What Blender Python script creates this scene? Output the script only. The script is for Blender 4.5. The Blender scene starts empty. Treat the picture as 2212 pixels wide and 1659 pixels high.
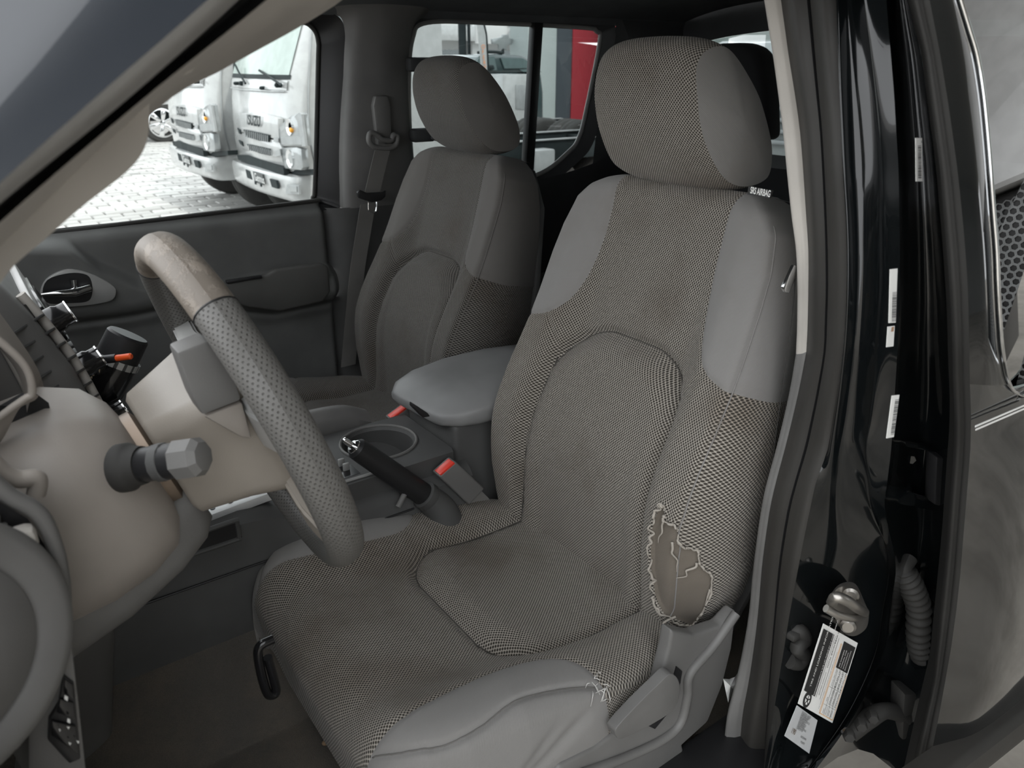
import bpy, bmesh, math, random
import numpy as np
from mathutils import Vector, Matrix
random.seed(7); np.random.seed(7)
SC = bpy.context.scene
COL = SC.collection

# ------------------------------------------------------------------ camera
# car axes: +X to the rear of the car, +Y to its passenger side, +Z up, ground z = 0
FPX, HZ, YAW, CAMZ = 1661.0, 139.5, math.radians(35.8), 1.5
PITCH = math.atan((829.5 - HZ) / FPX)
cam_data = bpy.data.cameras.new('camera')
cam = bpy.data.objects.new('camera', cam_data); COL.objects.link(cam)
cam_data.sensor_width = 36; cam_data.lens = FPX / 2212 * 36
cam_data.clip_start = 0.02; cam_data.clip_end = 300
cam.location = (0, 0, CAMZ)
cam.rotation_euler = (math.pi / 2 - PITCH, 0, -YAW)
cam_data.dof.use_dof = True; cam_data.dof.focus_distance = 1.25; cam_data.dof.aperture_fstop = 9
SC.camera = cam
# ------------------------------------------------------------------ light
world = bpy.data.worlds.new('world'); SC.world = world; world.use_nodes = True
wn = world.node_tree; wn.nodes.clear()
w_out = wn.nodes.new('ShaderNodeOutputWorld'); w_bg = wn.nodes.new('ShaderNodeBackground')
w_bg.inputs[0].default_value = (0.95, 0.975, 1.0, 1); w_bg.inputs[1].default_value = 2.0
wn.links.new(w_bg.outputs[0], w_out.inputs[0])
sun_d = bpy.data.lights.new('sun', 'SUN'); sun = bpy.data.objects.new('sun', sun_d); COL.objects.link(sun)
sun_d.energy = 1.3; sun_d.angle = math.radians(2); sun_d.color = (1.0, 0.96, 0.9)
sun.rotation_euler = Vector((-0.15, 0.8, -1.0)).to_track_quat('-Z', 'Y').to_euler()
SC.view_settings.view_transform = 'Standard'; SC.view_settings.look = 'None'
SC.view_settings.gamma = 1; SC.view_settings.use_curve_mapping = False
SC.view_settings.exposure = 0.6

# ------------------------------------------------------------------ helpers
_cy, _sy, _cp, _sp = math.cos(YAW), math.sin(YAW), math.cos(PITCH), math.sin(PITCH)
_fw = Vector((_sy * _cp, _cy * _cp, -_sp)); _rt = Vector((_cy, -_sy, 0)); _up = _rt.cross(_fw)
CP = Vector((0, 0, CAMZ))
def at(px, py, x=None, y=None, z=None):
    d = _fw + _rt * ((px - 1106) / FPX) - _up * ((py - 829.5) / FPX)
    if x is not None: t = x / d.x
    elif y is not None: t = y / d.y
    else: t = (z - CAMZ) / d.z
    return CP + d * t
ORG = {}
def tag(o, label=None, cat=None, group=None, kind=None):
    if label: o['label'] = label
    if cat: o['category'] = cat
    if group: o['group'] = group
    if kind: o['kind'] = kind
    return o
def empty(name, loc, label=None, cat=None, group=None):
    o = bpy.data.objects.new(name, None); COL.objects.link(o); o.location = loc
    o.empty_display_size = 0.05
    ORG[o.name] = Vector(loc); tag(o, label, cat, group); return o
def obj(name, verts, faces, mat, parent=None, smooth=True, uv=None, world=True, auto=None):
    org = ORG.get(parent.name, Vector((0, 0, 0))) if parent is not None else Vector((0, 0, 0))
    me = bpy.data.meshes.new(name)
    if world and org.length > 0:
        verts = [(v[0] - org.x, v[1] - org.y, v[2] - org.z) for v in verts]
    me.from_pydata([tuple(v) for v in verts], [], [tuple(f) for f in faces])
    if uv is not None:
        L = me.uv_layers.new(name='UVMap')
        idx = np.empty(len(me.loops), dtype=np.int32); me.loops.foreach_get('vertex_index', idx)
        L.data.foreach_set('uv', np.asarray(uv, dtype=np.float32)[idx].ravel())
    if smooth: me.polygons.foreach_set('use_smooth', [True] * len(me.polygons))
    if auto: me.set_sharp_from_angle(angle=math.radians(auto))
    mats = mat if isinstance(mat, (list, tuple)) else [mat]
    for m in mats: me.materials.append(m)
    o = bpy.data.objects.new(name, me); COL.objects.link(o)
    if parent is not None:
        o.parent = parent; ORG[o.name] = org
    else: ORG[o.name] = Vector((0, 0, 0))
    return o
def obj_bm(name, bm, mat, parent=None, smooth=True, auto=35):
    bmesh.ops.recalc_face_normals(bm, faces=bm.faces)
    bm.verts.ensure_lookup_table(); bm.verts.index_update()
    vs = [v.co.copy() for v in bm.verts]; fs = [[v.index for v in f.verts] for f in bm.faces]
    bm.free()
    return obj(name, vs, fs, mat, parent, smooth, auto=auto if smooth else None)
def bm_box(bm, c, s, bevel=0.0, rot=None, seg=2):
    t = bmesh.new(); bmesh.ops.create_cube(t, size=1)
    for v in t.verts: v.co = Vector((v.co.x * s[0], v.co.y * s[1], v.co.z * s[2]))
    if bevel > 0: bmesh.ops.bevel(t, geom=t.edges[:], offset=bevel, segments=seg, affect='EDGES', profile=0.5)
    M = Matrix.Translation(c) @ (rot.to_4x4() if rot is not None else Matrix())
    bmesh.ops.transform(t, matrix=M, verts=t.verts)
    bm_merge(bm, t)
def bm_merge(bm, t):
    t.verts.ensure_lookup_table(); t.verts.index_update()
    nv = [bm.verts.new(v.co) for v in t.verts]
    for f in t.faces:
        try: bm.faces.new([nv[v.index] for v in f.verts])
        except ValueError: pass
    t.free()
def box(name, c, s, mat, parent=None, bevel=0.003, rot=None, seg=2):
    bm = bmesh.new(); bm_box(bm, Vector(c), s, min(bevel, min(s) * 0.45), rot, seg)
    return obj_bm(name, bm, mat, parent)
def bm_prism(bm, pts, off, bevel=0.0, seg=2):
    t = bmesh.new(); off = Vector(off)
    a = [t.verts.new(Vector(p)) for p in pts]; b = [t.verts.new(Vector(p) + off) for p in pts]
    n = len(pts); t.faces.new(a); t.faces.new(b[::-1])
    for i in range(n): t.faces.new((a[i], a[(i + 1) % n], b[(i + 1) % n], b[i])[::-1])
    bmesh.ops.recalc_face_normals(t, faces=t.faces)
    if bevel > 0:
        bmesh.ops.bevel(t, geom=t.edges[:], offset=bevel, segments=seg, affect='EDGES', profile=0.5, clamp_overlap=True)
    bmesh.ops.triangulate(t, faces=[f for f in t.faces if len(f.verts) > 4])
    bm_merge(bm, t)
def prism(name, pts, off, mat, parent=None, bevel=0.002, seg=2):
    bm = bmesh.new(); bm_prism(bm, pts, off, bevel, seg)
    return obj_bm(name, bm, mat, parent)
def catmull(pts, n):
    P = [np.array(p, dtype=float) for p in pts]
    if len(P) == 2: return [P[0] + (P[1] - P[0]) * i / (n - 1) for i in range(n)]
    Q = [2 * P[0] - P[1]] + P + [2 * P[-1] - P[-2]]
    m = len(P) - 1; out = []
    for i in range(n):
        s = i / (n - 1) * m; k = min(int(s), m - 1); t = s - k
        a, b, c, d = Q[k], Q[k + 1], Q[k + 2], Q[k + 3]
        out.append(0.5 * (2 * b + (c - a) * t + (2 * a - 5 * b + 4 * c - d) * t * t + (3 * b - a - 3 * c + d) * t ** 3))
    return out
def smooth_closed(pts, n):
    P = [np.array(p, dtype=float) for p in pts]; m = len(P); out = []
    for i in range(n):
        s = i / n * m; k = int(s) % m; t = s - int(s)
        a, b, c, d = P[k - 1], P[k], P[(k + 1) % m], P[(k + 2) % m]
        out.append(0.5 * (2 * b + (c - a) * t + (2 * a - 5 * b + 4 * c - d) * t * t + (3 * b - a - 3 * c + d) * t ** 3))
    return out
def bm_tube(bm, pts, r, seg=10, n=None, closed=False, flat=1.0, caps=True):
    """tube along pts; r a number or list; flat squashes the section along its second axis"""
    if n: 
        if closed: pts = smooth_closed(pts, n)
        else: pts = catmull(pts, n)
    pts = [Vector(p) for p in pts]; N = len(pts)
    rs = [r] * N if not isinstance(r, (list, tuple)) else [float(np.interp(i / max(1, N - 1) * (len(r) - 1), range(len(r)), r)) for i in range(N)]
    rings = []; prev = None
    for i, p in enumerate(pts):
        if closed: d = pts[(i + 1) % N] - pts[i - 1]
        else: d = pts[min(i + 1, N - 1)] - pts[max(i - 1, 0)]
        d.normalize()
        if prev is None:
            u = d.cross(Vector((0, 0, 1)))
            if u.length < 0.1: u = d.cross(Vector((0, 1, 0)))
        else: u = prev - d * prev.dot(d)
        u.normalize(); prev = u; w = d.cross(u)
        rings.append([bm.verts.new(p + u * (rs[i] * math.cos(2 * math.pi * k / seg)) + w * (rs[i] * flat * math.sin(2 * math.pi * k / seg))) for k in range(seg)])
    M = N if closed else N - 1
    for i in range(M):
        a, b = rings[i], rings[(i + 1) % N]
        for k in range(seg): bm.faces.new((a[k], a[(k + 1) % seg], b[(k + 1) % seg], b[k]))
    if caps and not closed:
        bm.faces.new(rings[0][::-1]); bm.faces.new(rings[-1])
def tube(name, pts, r, mat, parent=None, seg=10, n=None, closed=False, flat=1.0, auto=40):
    bm = bmesh.new(); bm_tube(bm, pts, r, seg, n, closed, flat)
    return obj_bm(name, bm, mat, parent, auto=auto)
def bm_lathe(bm, prof, o, d, seg=24, cap=True):
    """prof: list of (radius, distance along d)"""
    o = Vector(o); d = Vector(d).normalized()
    u = d.cross(Vector((0, 0, 1)))
    if u.length < 0.05: u = d.cross(Vector((0, 1, 0)))
    u.normalize(); w = d.cross(u); rings = []
    for r, s in prof:
        rings.append([bm.verts.new(o + d * s + (u * math.cos(2 * math.pi * k / seg) + w * math.sin(2 * math.pi * k / seg)) * max(r, 1e-4)) for k in range(seg)])
    for a, b in zip(rings, rings[1:]):
        for k in range(seg): bm.faces.new((a[k], a[(k + 1) % seg], b[(k + 1) % seg], b[k]))
    if cap: bm.faces.new(rings[0][::-1]); bm.faces.new(rings[-1])
def lathe(name, prof, o, d, mat, parent=None, seg=24, auto=35, cap=True):
    bm = bmesh.new(); bm_lathe(bm, prof, o, d, seg, cap)
    return obj_bm(name, bm, mat, parent, auto=auto)
def grid_faces(nr, nc, off=0, closed=False):
    F = []
    for i in range(nr - 1):
        for j in range(nc - (0 if closed else 1)):
            j2 = (j + 1) % nc
            F.append((off + i * nc + j, off + i * nc + j2, off + (i + 1) * nc + j2, off + (i + 1) * nc + j))
    return F
def loft(name, lines, mat, parent=None, n=24, sub=1, flip=False, auto=None, closed=False):
    """surface through polylines (each list of 3D points with any count); resampled to n points along, sub steps between lines"""
    L = [catmull(l, n) for l in lines]
    if sub > 1:
        cols = [catmull([l[i] for l in L], (len(L) - 1) * sub + 1) for i in range(n)]
        L = [[cols[i][k] for i in range(n)] for k in range(len(cols[0]))]
    V = [p for l in L for p in l]; F = grid_faces(len(L), n)
    if flip: F = [f[::-1] for f in F]
    return obj(name, V, F, mat, parent, True, auto=auto)
def sheet(name, lines, thick, mat, parent=None, n=24, sub=1, auto=40):
    """loft with thickness (vector): closed slab"""
    L = [catmull(l, n) for l in lines]
    if sub > 1:
        cols = [catmull([l[i] for l in L], (len(L) - 1) * sub + 1) for i in range(n)]
        L = [[cols[i][k] for i in range(n)] for k in range(len(cols[0]))]
    t = np.array(thick, dtype=float); m = len(L)
    V = [p for l in L for p in l]; V2 = [p + t for p in V]; o2 = len(V)
    F = grid_faces(m, n) + [f[::-1] for f in grid_faces(m, n, o2)]
    rim = [j for j in range(n)] + [i * n + n - 1 for i in range(1, m)] + [(m - 1) * n + j for j in range(n - 2, -1, -1)] + [i * n for i in range(m - 2, 0, -1)]
    for a, b in zip(rim, rim[1:] + rim[:1]): F.append((b, a, a + o2, b + o2))
    bm = bmesh.new(); vs = [bm.verts.new(v) for v in V + V2]
    for f in F:
        try: bm.faces.new([vs[i] for i in f])
        except ValueError: pass
    return obj_bm(name, bm, mat, parent, auto=auto)
def copy_tree(o, parent=None):
    c = o.copy(); COL.objects.link(c); c.parent = parent
    for ch in list(o.children): copy_tree(ch, c)
    return c

# ------------------------------------------------------------------ materials
def mat_new(name):
    m = bpy.data.materials.new(name); m.use_nodes = True
    nt = m.node_tree; b = nt.nodes['Principled BSDF']; return m, nt, b
def nd(nt, t, **k):
    n = nt.nodes.new(t)
    for a, v in k.items():
        if a.startswith('i_'): n.inputs[a[2:]].default_value = v
        elif a[0] == 'i' and a[1:].isdigit(): n.inputs[int(a[1:])].default_value = v
        else: setattr(n, a, v)
    return n
def math_(nt, op, a, b=None, c=None):
    n = nt.nodes.new('ShaderNodeMath'); n.operation = op
    for i, v in enumerate((a, b, c)):
        if v is None: continue
        if isinstance(v, (int, float)): n.inputs[i].default_value = v
        else: nt.links.new(v, n.inputs[i])
    return n.outputs[0]
def mixc(nt, fac, a, b):
    n = nt.nodes.new('ShaderNodeMix'); n.data_type = 'RGBA'
    for i, v in ((0, fac), (6, a), (7, b)):
        if isinstance(v, (int, float)): n.inputs[i].default_value = v
        elif isinstance(v, tuple): n.inputs[i].default_value = (*v, 1) if len(v) == 3 else v
        else: nt.links.new(v, n.inputs[i])
    return n.outputs[2]
def noise(nt, scale, detail=3, coord='Object', rough=0.55):
    tc = nt.nodes.new('ShaderNodeTexCoord'); n = nt.nodes.new('ShaderNodeTexNoise')
    n.inputs['Scale'].default_value = scale; n.inputs['Detail'].default_value = detail; n.inputs['Roughness'].default_value = rough
    nt.links.new(tc.outputs[coord], n.inputs['Vector']); return n.outputs[0]
def ramp(nt, x, a, b):
    n = nt.nodes.new('ShaderNodeMapRange'); n.interpolation_type = 'SMOOTHSTEP'
    nt.links.new(x, n.inputs[0]); n.inputs[1].default_value = a; n.inputs[2].default_value = b
    return n.outputs[0]
def bump(nt, b, h, strength=0.3, dist=0.001):
    n = nt.nodes.new('ShaderNodeBump'); n.inputs['Strength'].default_value = strength; n.inputs['Distance'].default_value = dist
    nt.links.new(h, n.inputs['Height']); nt.links.new(n.outputs[0], b.inputs['Normal'])
def plastic(name, col, rough=0.55, grain=900, gs=0.25, spec=0.4, var=0.12, metallic=0.0):
    m, nt, b = mat_new(name)
    n1 = noise(nt, 7, 3); f = ramp(nt, n1, 0.3, 0.7)
    lo = tuple(c * (1 - var) for c in col); hi = tuple(min(1, c * (1 + var)) for c in col)
    nt.links.new(mixc(nt, f, lo, hi), b.inputs['Base Color'])
    b.inputs['Roughness'].default_value = rough; b.inputs['Specular IOR Level'].default_value = spec
    b.inputs['Metallic'].default_value = metallic
    if grain: bump(nt, b, noise(nt, grain, 1), gs, 0.0004)
    return m
def fabric_mesh(name, thread, hole, stain, p=0.0047, q=0.0057):
    m, nt, b = mat_new(name)
    uv = nd(nt, 'ShaderNodeUVMap'); sp = nt.nodes.new('ShaderNodeSeparateXYZ'); nt.links.new(uv.outputs[0], sp.inputs[0])
    u = math_(nt, 'DIVIDE', sp.outputs[0], p); v = math_(nt, 'DIVIDE', sp.outputs[1], q)
    def cell(off):
        a = math_(nt, 'SUBTRACT', math_(nt, 'FRACT', math_(nt, 'ADD', u, off)), 0.5)
        c = math_(nt, 'SUBTRACT', math_(nt, 'FRACT', math_(nt, 'ADD', v, off)), 0.5)
        a = math_(nt, 'MULTIPLY', a, 1.0); c = math_(nt, 'MULTIPLY', c, q / p)
        return math_(nt, 'SQRT', math_(nt, 'ADD', math_(nt, 'MULTIPLY', a, a), math_(nt, 'MULTIPLY', c, c)))
    d = math_(nt, 'MINIMUM', cell(0.0), cell(0.5))
    h = ramp(nt, d, 0.19, 0.42)
    st = ramp(nt, noise(nt, 5.0, 4), 0.46, 0.7)
    fine = noise(nt, 900, 2)
    th = mixc(nt, math_(nt, 'MULTIPLY', st, 0.75), thread, stain)
    th = mixc(nt, math_(nt, 'MULTIPLY', fine, 0.35), th, tuple(c * 0.55 for c in thread))
    nt.links.new(mixc(nt, h, hole, th), b.inputs['Base Color'])
    b.inputs['Roughness'].default_value = 0.85; b.inputs['Specular IOR Level'].default_value = 0.2
    b.inputs['Sheen Weight'].default_value = 0.15
    bump(nt, b, h, 0.9, 0.0016)
    return m
def fabric_plain(name, col, stain):
    m, nt, b = mat_new(name)
    uv = nd(nt, 'ShaderNodeUVMap'); w = nd(nt, 'ShaderNodeTexWave', i_Scale=260.0, i_Distortion=1.0)
    w.bands_direction = 'DIAGONAL'; nt.links.new(uv.outputs[0], w.inputs['Vector'])
    st = ramp(nt, noise(nt, 6.0, 4), 0.5, 0.75)
    c = mixc(nt, math_(nt, 'MULTIPLY', st, 0.55), col, stain)
    c = mixc(nt, math_(nt, 'MULTIPLY', w.outputs[1], 0.22), c, tuple(x * 0.6 for x in col))
    nt.links.new(c, b.inputs['Base Color'])
    b.inputs['Roughness'].default_value = 0.9; b.inputs['Specular IOR Level'].default_value = 0.15
    b.inputs['Sheen Weight'].default_value = 0.1
    bump(nt, b, w.outputs[1], 0.25, 0.0006)
    return m
def simple(name, col, rough=0.5, metallic=0.0, spec=0.5, coat=0.0, emit=None, estr=1.0):
    m, nt, b = mat_new(name)
    b.inputs['Base Color'].default_value = (*col, 1); b.inputs['Roughness'].default_value = rough
    b.inputs['Metallic'].default_value = metallic; b.inputs['Specular IOR Level'].default_value = spec
    b.inputs['Coat Weight'].default_value = coat; b.inputs['Coat Roughness'].default_value = 0.03
    if emit: b.inputs['Emission Color'].default_value = (*emit, 1); b.inputs['Emission Strength'].default_value = estr
    # slight mottling so that no surface is perfectly uniform
    f = ramp(nt, noise(nt, 11, 3), 0.3, 0.7)
    nt.links.new(mixc(nt, f, tuple(c * 0.93 for c in col), tuple(min(1, c * 1.05) for c in col)), b.inputs['Base Color'])
    return m
def glass(name, tint=(0.75, 0.82, 0.8), refl=1.0):
    m = bpy.data.materials.new(name); m.use_nodes = True; nt = m.node_tree; nt.nodes.clear()
    o = nt.nodes.new('ShaderNodeOutputMaterial'); mx = nt.nodes.new('ShaderNodeMixShader')
    t = nd(nt, 'ShaderNodeBsdfTransparent'); t.inputs[0].default_value = (*tint, 1)
    g = nd(nt, 'ShaderNodeBsdfGlossy'); g.inputs['Roughness'].default_value = 0.0; g.inputs[0].default_value = (0.95, 0.95, 0.95, 1)
    fr = nd(nt, 'ShaderNodeFresnel', i_IOR=1.5)
    f = math_(nt, 'MULTIPLY', fr.outputs[0], refl)
    nt.links.new(f, mx.inputs[0]); nt.links.new(t.outputs[0], mx.inputs[1]); nt.links.new(g.outputs[0], mx.inputs[2])
    nt.links.new(mx.outputs[0], o.inputs[0]); return m
M = {}
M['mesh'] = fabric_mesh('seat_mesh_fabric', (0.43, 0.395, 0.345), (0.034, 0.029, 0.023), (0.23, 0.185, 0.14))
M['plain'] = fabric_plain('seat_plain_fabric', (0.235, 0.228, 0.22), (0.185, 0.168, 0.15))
M['mesh_shaded'] = fabric_mesh('seat_mesh_fabric_shaded', (0.22, 0.205, 0.185), (0.022, 0.02, 0.017), (0.14, 0.11, 0.085))  # same mesh cloth as the near seat, dimmer light put into its colour
M['plain_shaded'] = fabric_plain('seat_plain_fabric_shaded', (0.14, 0.132, 0.124), (0.12, 0.108, 0.095))  # plain cloth darkened likewise, shade of the far side in the colour
M['dark_fabric'] = fabric_plain('dark_rear_fabric', (0.02, 0.02, 0.021), (0.016, 0.016, 0.016))
M['charcoal'] = plastic('charcoal_plastic', (0.075, 0.075, 0.074), 0.55)
M['grey_plastic'] = plastic('grey_plastic', (0.15, 0.147, 0.142), 0.5)
M['beige'] = plastic('warm_grey_trim', (0.46, 0.435, 0.40), 0.65, gs=0.15)
M['taupe'] = plastic('taupe_column_plastic', (0.29, 0.262, 0.235), 0.45)
M['hub'] = plastic('hub_plastic', (0.29, 0.26, 0.225), 0.4)
M['black_plastic'] = plastic('black_plastic', (0.018, 0.018, 0.019), 0.4)
M['black_gloss'] = simple('black_gloss', (0.012, 0.012, 0.013), 0.15)
M['rubber'] = plastic('black_rubber', (0.03, 0.029, 0.027), 0.7, grain=300, gs=0.3)
M['seal'] = plastic('door_seal_rubber', (0.035, 0.033, 0.030), 0.5, grain=200, gs=0.25)
M['paint'] = simple('black_paint', (0.004, 0.005, 0.0055), 0.12, 0, 0.3, 0.55)
M['paint_door'] = simple('black_door_paint', (0.004, 0.005, 0.0055), 0.08, 0, 0.5, 1.0)
M['chrome'] = simple('chrome', (0.75, 0.76, 0.77), 0.08, 1.0)
M['steel'] = plastic('worn_steel', (0.42, 0.40, 0.37), 0.35, grain=120, gs=0.5, metallic=0.9, var=0.35)
M['silver'] = plastic('silver_trim', (0.42, 0.42, 0.41), 0.35, metallic=0.3)
M['red'] = simple('red_button', (0.75, 0.05, 0.03), 0.35)
M['white'] = simple('white_label', (0.78, 0.78, 0.76), 0.6)
M['ink'] = simple('printed_ink', (0.02, 0.02, 0.02), 0.6)
M['glass'] = glass('clear_window_glass', (0.86, 0.9, 0.89))
M['tint'] = glass('tinted_window_glass', (0.55, 0.60, 0.60))
# ------------------------------------------------------------------ seats
def poly_sd(P, poly):
    """signed distance (negative inside) of points P (N,2) to a polygon"""
    poly = np.array(poly, dtype=float); n = len(poly)
    d2 = np.full(len(P), 1e9); inside = np.zeros(len(P), dtype=bool)
    for i in range(n):
        a, b = poly[i], poly[(i + 1) % n]; ab = b - a
        t = np.clip(((P - a) @ ab) / (ab @ ab), 0, 1)
        q = P - (a + t[:, None] * ab); d2 = np.minimum(d2, (q ** 2).sum(1))
        cond = (a[1] > P[:, 1]) != (b[1] > P[:, 1])
        xi = (b[0] - a[0]) * (P[:, 1] - a[1]) / (b[1] - a[1] + 1e-12) + a[0]
        inside ^= cond & (P[:, 0] < xi)
    return np.where(inside, -1, 1) * np.sqrt(d2)
def cut_faces(V, UV, F, s):
    """clip faces by the zero line of s: returns V, UV, inside faces, outside faces"""
    V = [v for v in V]; UV = [u for u in UV]; s = list(s); key = {}
    fin, fout = [], []
    def mid(i, j):
        k = (i, j) if i < j else (j, i)
        if k not in key:
            t = s[k[0]] / (s[k[0]] - s[k[1]])
            V.append(V[k[0]] + (V[k[1]] - V[k[0]]) * t); UV.append(UV[k[0]] + (UV[k[1]] - UV[k[0]]) * t); s.append(0.0)
            key[k] = len(V) - 1
        return key[k]
    for f in F:
        sg = [s[i] < 0 for i in f]
        if all(sg): fin.append(f)
        elif not any(sg): fout.append(f)
        else:
            A, B = [], []
            for q in range(len(f)):
                i, j = f[q], f[(q + 1) % len(f)]
                (A if s[i] < 0 else B).append(i)
                if (s[i] < 0) != (s[j] < 0):
                    m = mid(i, j); A.append(m); B.append(m)
            if len(A) > 2: fin.append(tuple(A))
            if len(B) > 2: fout.append(tuple(B))
    return np.array(V), np.array(UV), fin, fout
def panels(V, UV, F, regions):
    """regions: list of (name, polygon). returns {name: (V, UV, F)} and the rest under None"""
    out = {}
    for nm, poly in regions:
        V, UV, fin, F = cut_faces(V, UV, F, poly_sd(UV, poly))
        out[nm] = fin
    out[None] = F
    res = {}
    for nm, fs in out.items():
        used = sorted({i for f in fs for i in f}); mp = {i: k for k, i in enumerate(used)}
        res[nm] = (V[used], UV[used], [tuple(mp[i] for i in f) for f in fs])
    return res
def sstep(a, b, x):
    t = np.clip((x - a) / (b - a), 0, 1); return t * t * (3 - 2 * t)
def arch(hw, v0, v1, r, n=10, side=0.0):
    """closed upside-down-U outline, from v0 up to v1, corner radius r"""
    P = [(-hw, v0)]
    for i in range(n + 1):
        t = math.pi * i / n
        pass
    for i in range(n + 1):
        t = math.pi / 2 * i / n; P.append((-hw + r - r * math.cos(t), v1 - r + r * math.sin(t)))
    for i in range(n + 1):
        t = math.pi / 2 * i / n; P.append((hw - r + r * math.sin(t), v1 - r + r * math.cos(t)))
    P.append((hw, v0)); return P
BH = 0.648                                                  # backrest height
BW = ([-0.08, -0.03, 0.0, 0.04, 0.1, 0.2, 0.3, 0.4, 0.5, 0.55, 0.6, 0.625, 0.64, 0.648],
      [0.19, 0.205, 0.214, 0.224, 0.229, 0.230, 0.229, 0.226, 0.222, 0.217, 0.203, 0.182, 0.158, 0.135])
LUM = arch(0.143, -0.12, 0.395, 0.105)
LUM = [(x * (1.0 + 0.10 * max(0, (0.25 - y)) / 0.25 if y < 0.25 else 1.0), y) for x, y in LUM]
def shoulder(sgn):
    P = [(0.122, 0.80), (0.122, 0.655), (0.118, 0.60), (0.121, 0.53), (0.132, 0.47), (0.150, 0.425), (0.178, 0.398), (0.215, 0.385), (0.262, 0.376), (0.50, 0.372), (0.50, 0.80)]
    P = [tuple(p) for p in catmull(P[:9], 30)] + P[9:]
    return [(sgn * x, y) for x, y in P]
TEAR = [(x - 0.012 if x > -0.2 else x - 0.02, y + 0.012) for x, y in [(-0.182, 0.195), (-0.176, 0.15), (-0.181, 0.09), (-0.190, 0.045), (-0.205, 0.015), (-0.222, 0.0), (-0.232, 0.03), (-0.238, 0.07),
        (-0.236, 0.105), (-0.226, 0.12), (-0.222, 0.145), (-0.210, 0.15), (-0.207, 0.18), (-0.196, 0.178), (-0.191, 0.198)]]
def backrest_grid(tear):
    NT, NS = 150, 44                                        # columns on the front, on each side
    T = 0.125
    rows = []
    r = 0.035
    for h in np.linspace(-0.08, BH - r, 200): rows.append((h, h, 0.0))
    for th in np.linspace(0, math.pi / 2, 14)[1:]: rows.append((BH - r + r * th, BH - r + r * math.sin(th), r * (1 - math.cos(th))))
    for k in np.linspace(0, 1, 12)[1:]: rows.append((BH - r + r * math.pi / 2 + 0.06 * k, BH - 0.004 * k, r + 0.06 * k))
    ts = np.concatenate([-1 - np.linspace(1, 0, NS)[:-1], np.sin(np.linspace(-math.pi / 2, math.pi / 2, NT)) * 0.35 + np.linspace(-1, 1, NT) * 0.65, 1 + np.linspace(0, 1, NS)[1:]])
    V = np.zeros((len(rows), len(ts), 3)); UV = np.zeros((len(rows), len(ts), 2))
    for i, (v, h, back) in enumerate(rows):
        w = np.interp(h, *BW); t = np.clip(ts, -1, 1); k = np.clip(np.abs(ts) - 1, 0, 1); sg = np.sign(ts)
        a = w * t; aa = np.abs(a)
        top = 1 - sstep(0.50, BH - 0.01, np.full_like(a, h))
        lum = 0.045 * math.exp(-((h - 0.2) / 0.16) ** 2) + 0.004
        bol = np.interp(h, [-0.08, 0, 0.1, 0.2, 0.3, 0.4, 0.5, 0.6, 0.65], [0.03, 0.045, 0.052, 0.052, 0.046, 0.037, 0.026, 0.013, 0.0])
        n = lum + bol * sstep(0.10, 0.80 * w, aa) + 0.012 * top * 0
        n = n - 0.006 * sstep(0.45, 0.62, h)                # upper back leans away
        # rounded seam edge
        er = 0.013; q = np.clip((aa - (w - er)) / er, 0, 1); n = n - er * 0.9 * (1 - np.sqrt(np.clip(1 - q * q, 0, 1)))
        uvx = sg * (aa + k * T); uvy = np.full_like(a, v)
        P = np.stack([uvx, uvy], 1)
        n = n - back
        Tl = np.interp(h, [-0.08, 0.0, 0.3, 0.55, 0.65], [0.115, 0.14, 0.135, 0.105, 0.09])
        nn = n + (-Tl - n) * k
        fl = np.interp(h, [-0.08, 0.0, 0.1, 0.25, 0.4, 0.5, 0.6, 0.65], [0.01, 0.022, 0.038, 0.038, 0.028, 0.016, 0.006, 0.0])
        ab = sg * (aa + fl * np.sin(np.pi * np.clip(k, 0, 1) ** 0.8) - 0.006 * k * k)
        V[i, :, 0] = -nn; V[i, :, 1] = np.where(k > 0, ab, a); V[i, :, 2] = h
        UV[i] = P
    Vf = V.reshape(-1, 3); U = UV.reshape(-1, 2)
    # lumbar pad: proud dome with a seam groove, plus panel seams
    sl = poly_sd(U, LUM); dome = 0.021 * sstep(0, 0.038, -sl) + 0.004 * sstep(-0.001, 0.001, -sl)
    groove = 0.013 * np.exp(-(sl / 0.009) ** 2)
    front = np.abs(U[:, 0]) < 0.25
    Vf[:, 0] -= (dome - groove) * front
    for sgn in (-1, 1):
        ss = poly_sd(U, shoulder(sgn)); Vf[:, 0] += 0.003 * np.exp(-(ss / 0.004) ** 2) * (U[:, 1] < BH)
    # centre panel seam running down from the shoulder panel to the lumbar pad
    for sgn in (-1, 1):
        P0, P1 = np.array((sgn * 0.178, 0.398)), np.array((sgn * 0.135, 0.335)); ab = P1 - P0
        t = np.clip(((U - P0) @ ab) / (ab @ ab), 0, 1); d = np.linalg.norm(U - (P0 + t[:, None] * ab), axis=1)
        Vf[:, 0] += 0.0025 * np.exp(-(d / 0.004) ** 2)
    if tear:
        st = poly_sd(U, TEAR); inn = sstep(-0.001, 0.002, -st)
        Vf[:, 0] += 0.0055 * inn - 0.003 * np.exp(-((st - 0.003) / 0.003) ** 2)
    return Vf, U, grid_faces(len(rows), len(ts))
CL = 0.535
CW = ([-0.04, 0.0, 0.06, 0.15, 0.25, 0.35, 0.43, 0.48, 0.51, 0.535], [0.20, 0.215, 0.25, 0.272, 0.278, 0.276, 0.268, 0.255, 0.24, 0.22])
PAD = [(-x, 0.305 - y) for x, y in arch(0.158, 0.0, 0.305, 0.09)]
PAD = arch(0.158, -0.1, 0.302, 0.085)
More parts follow.
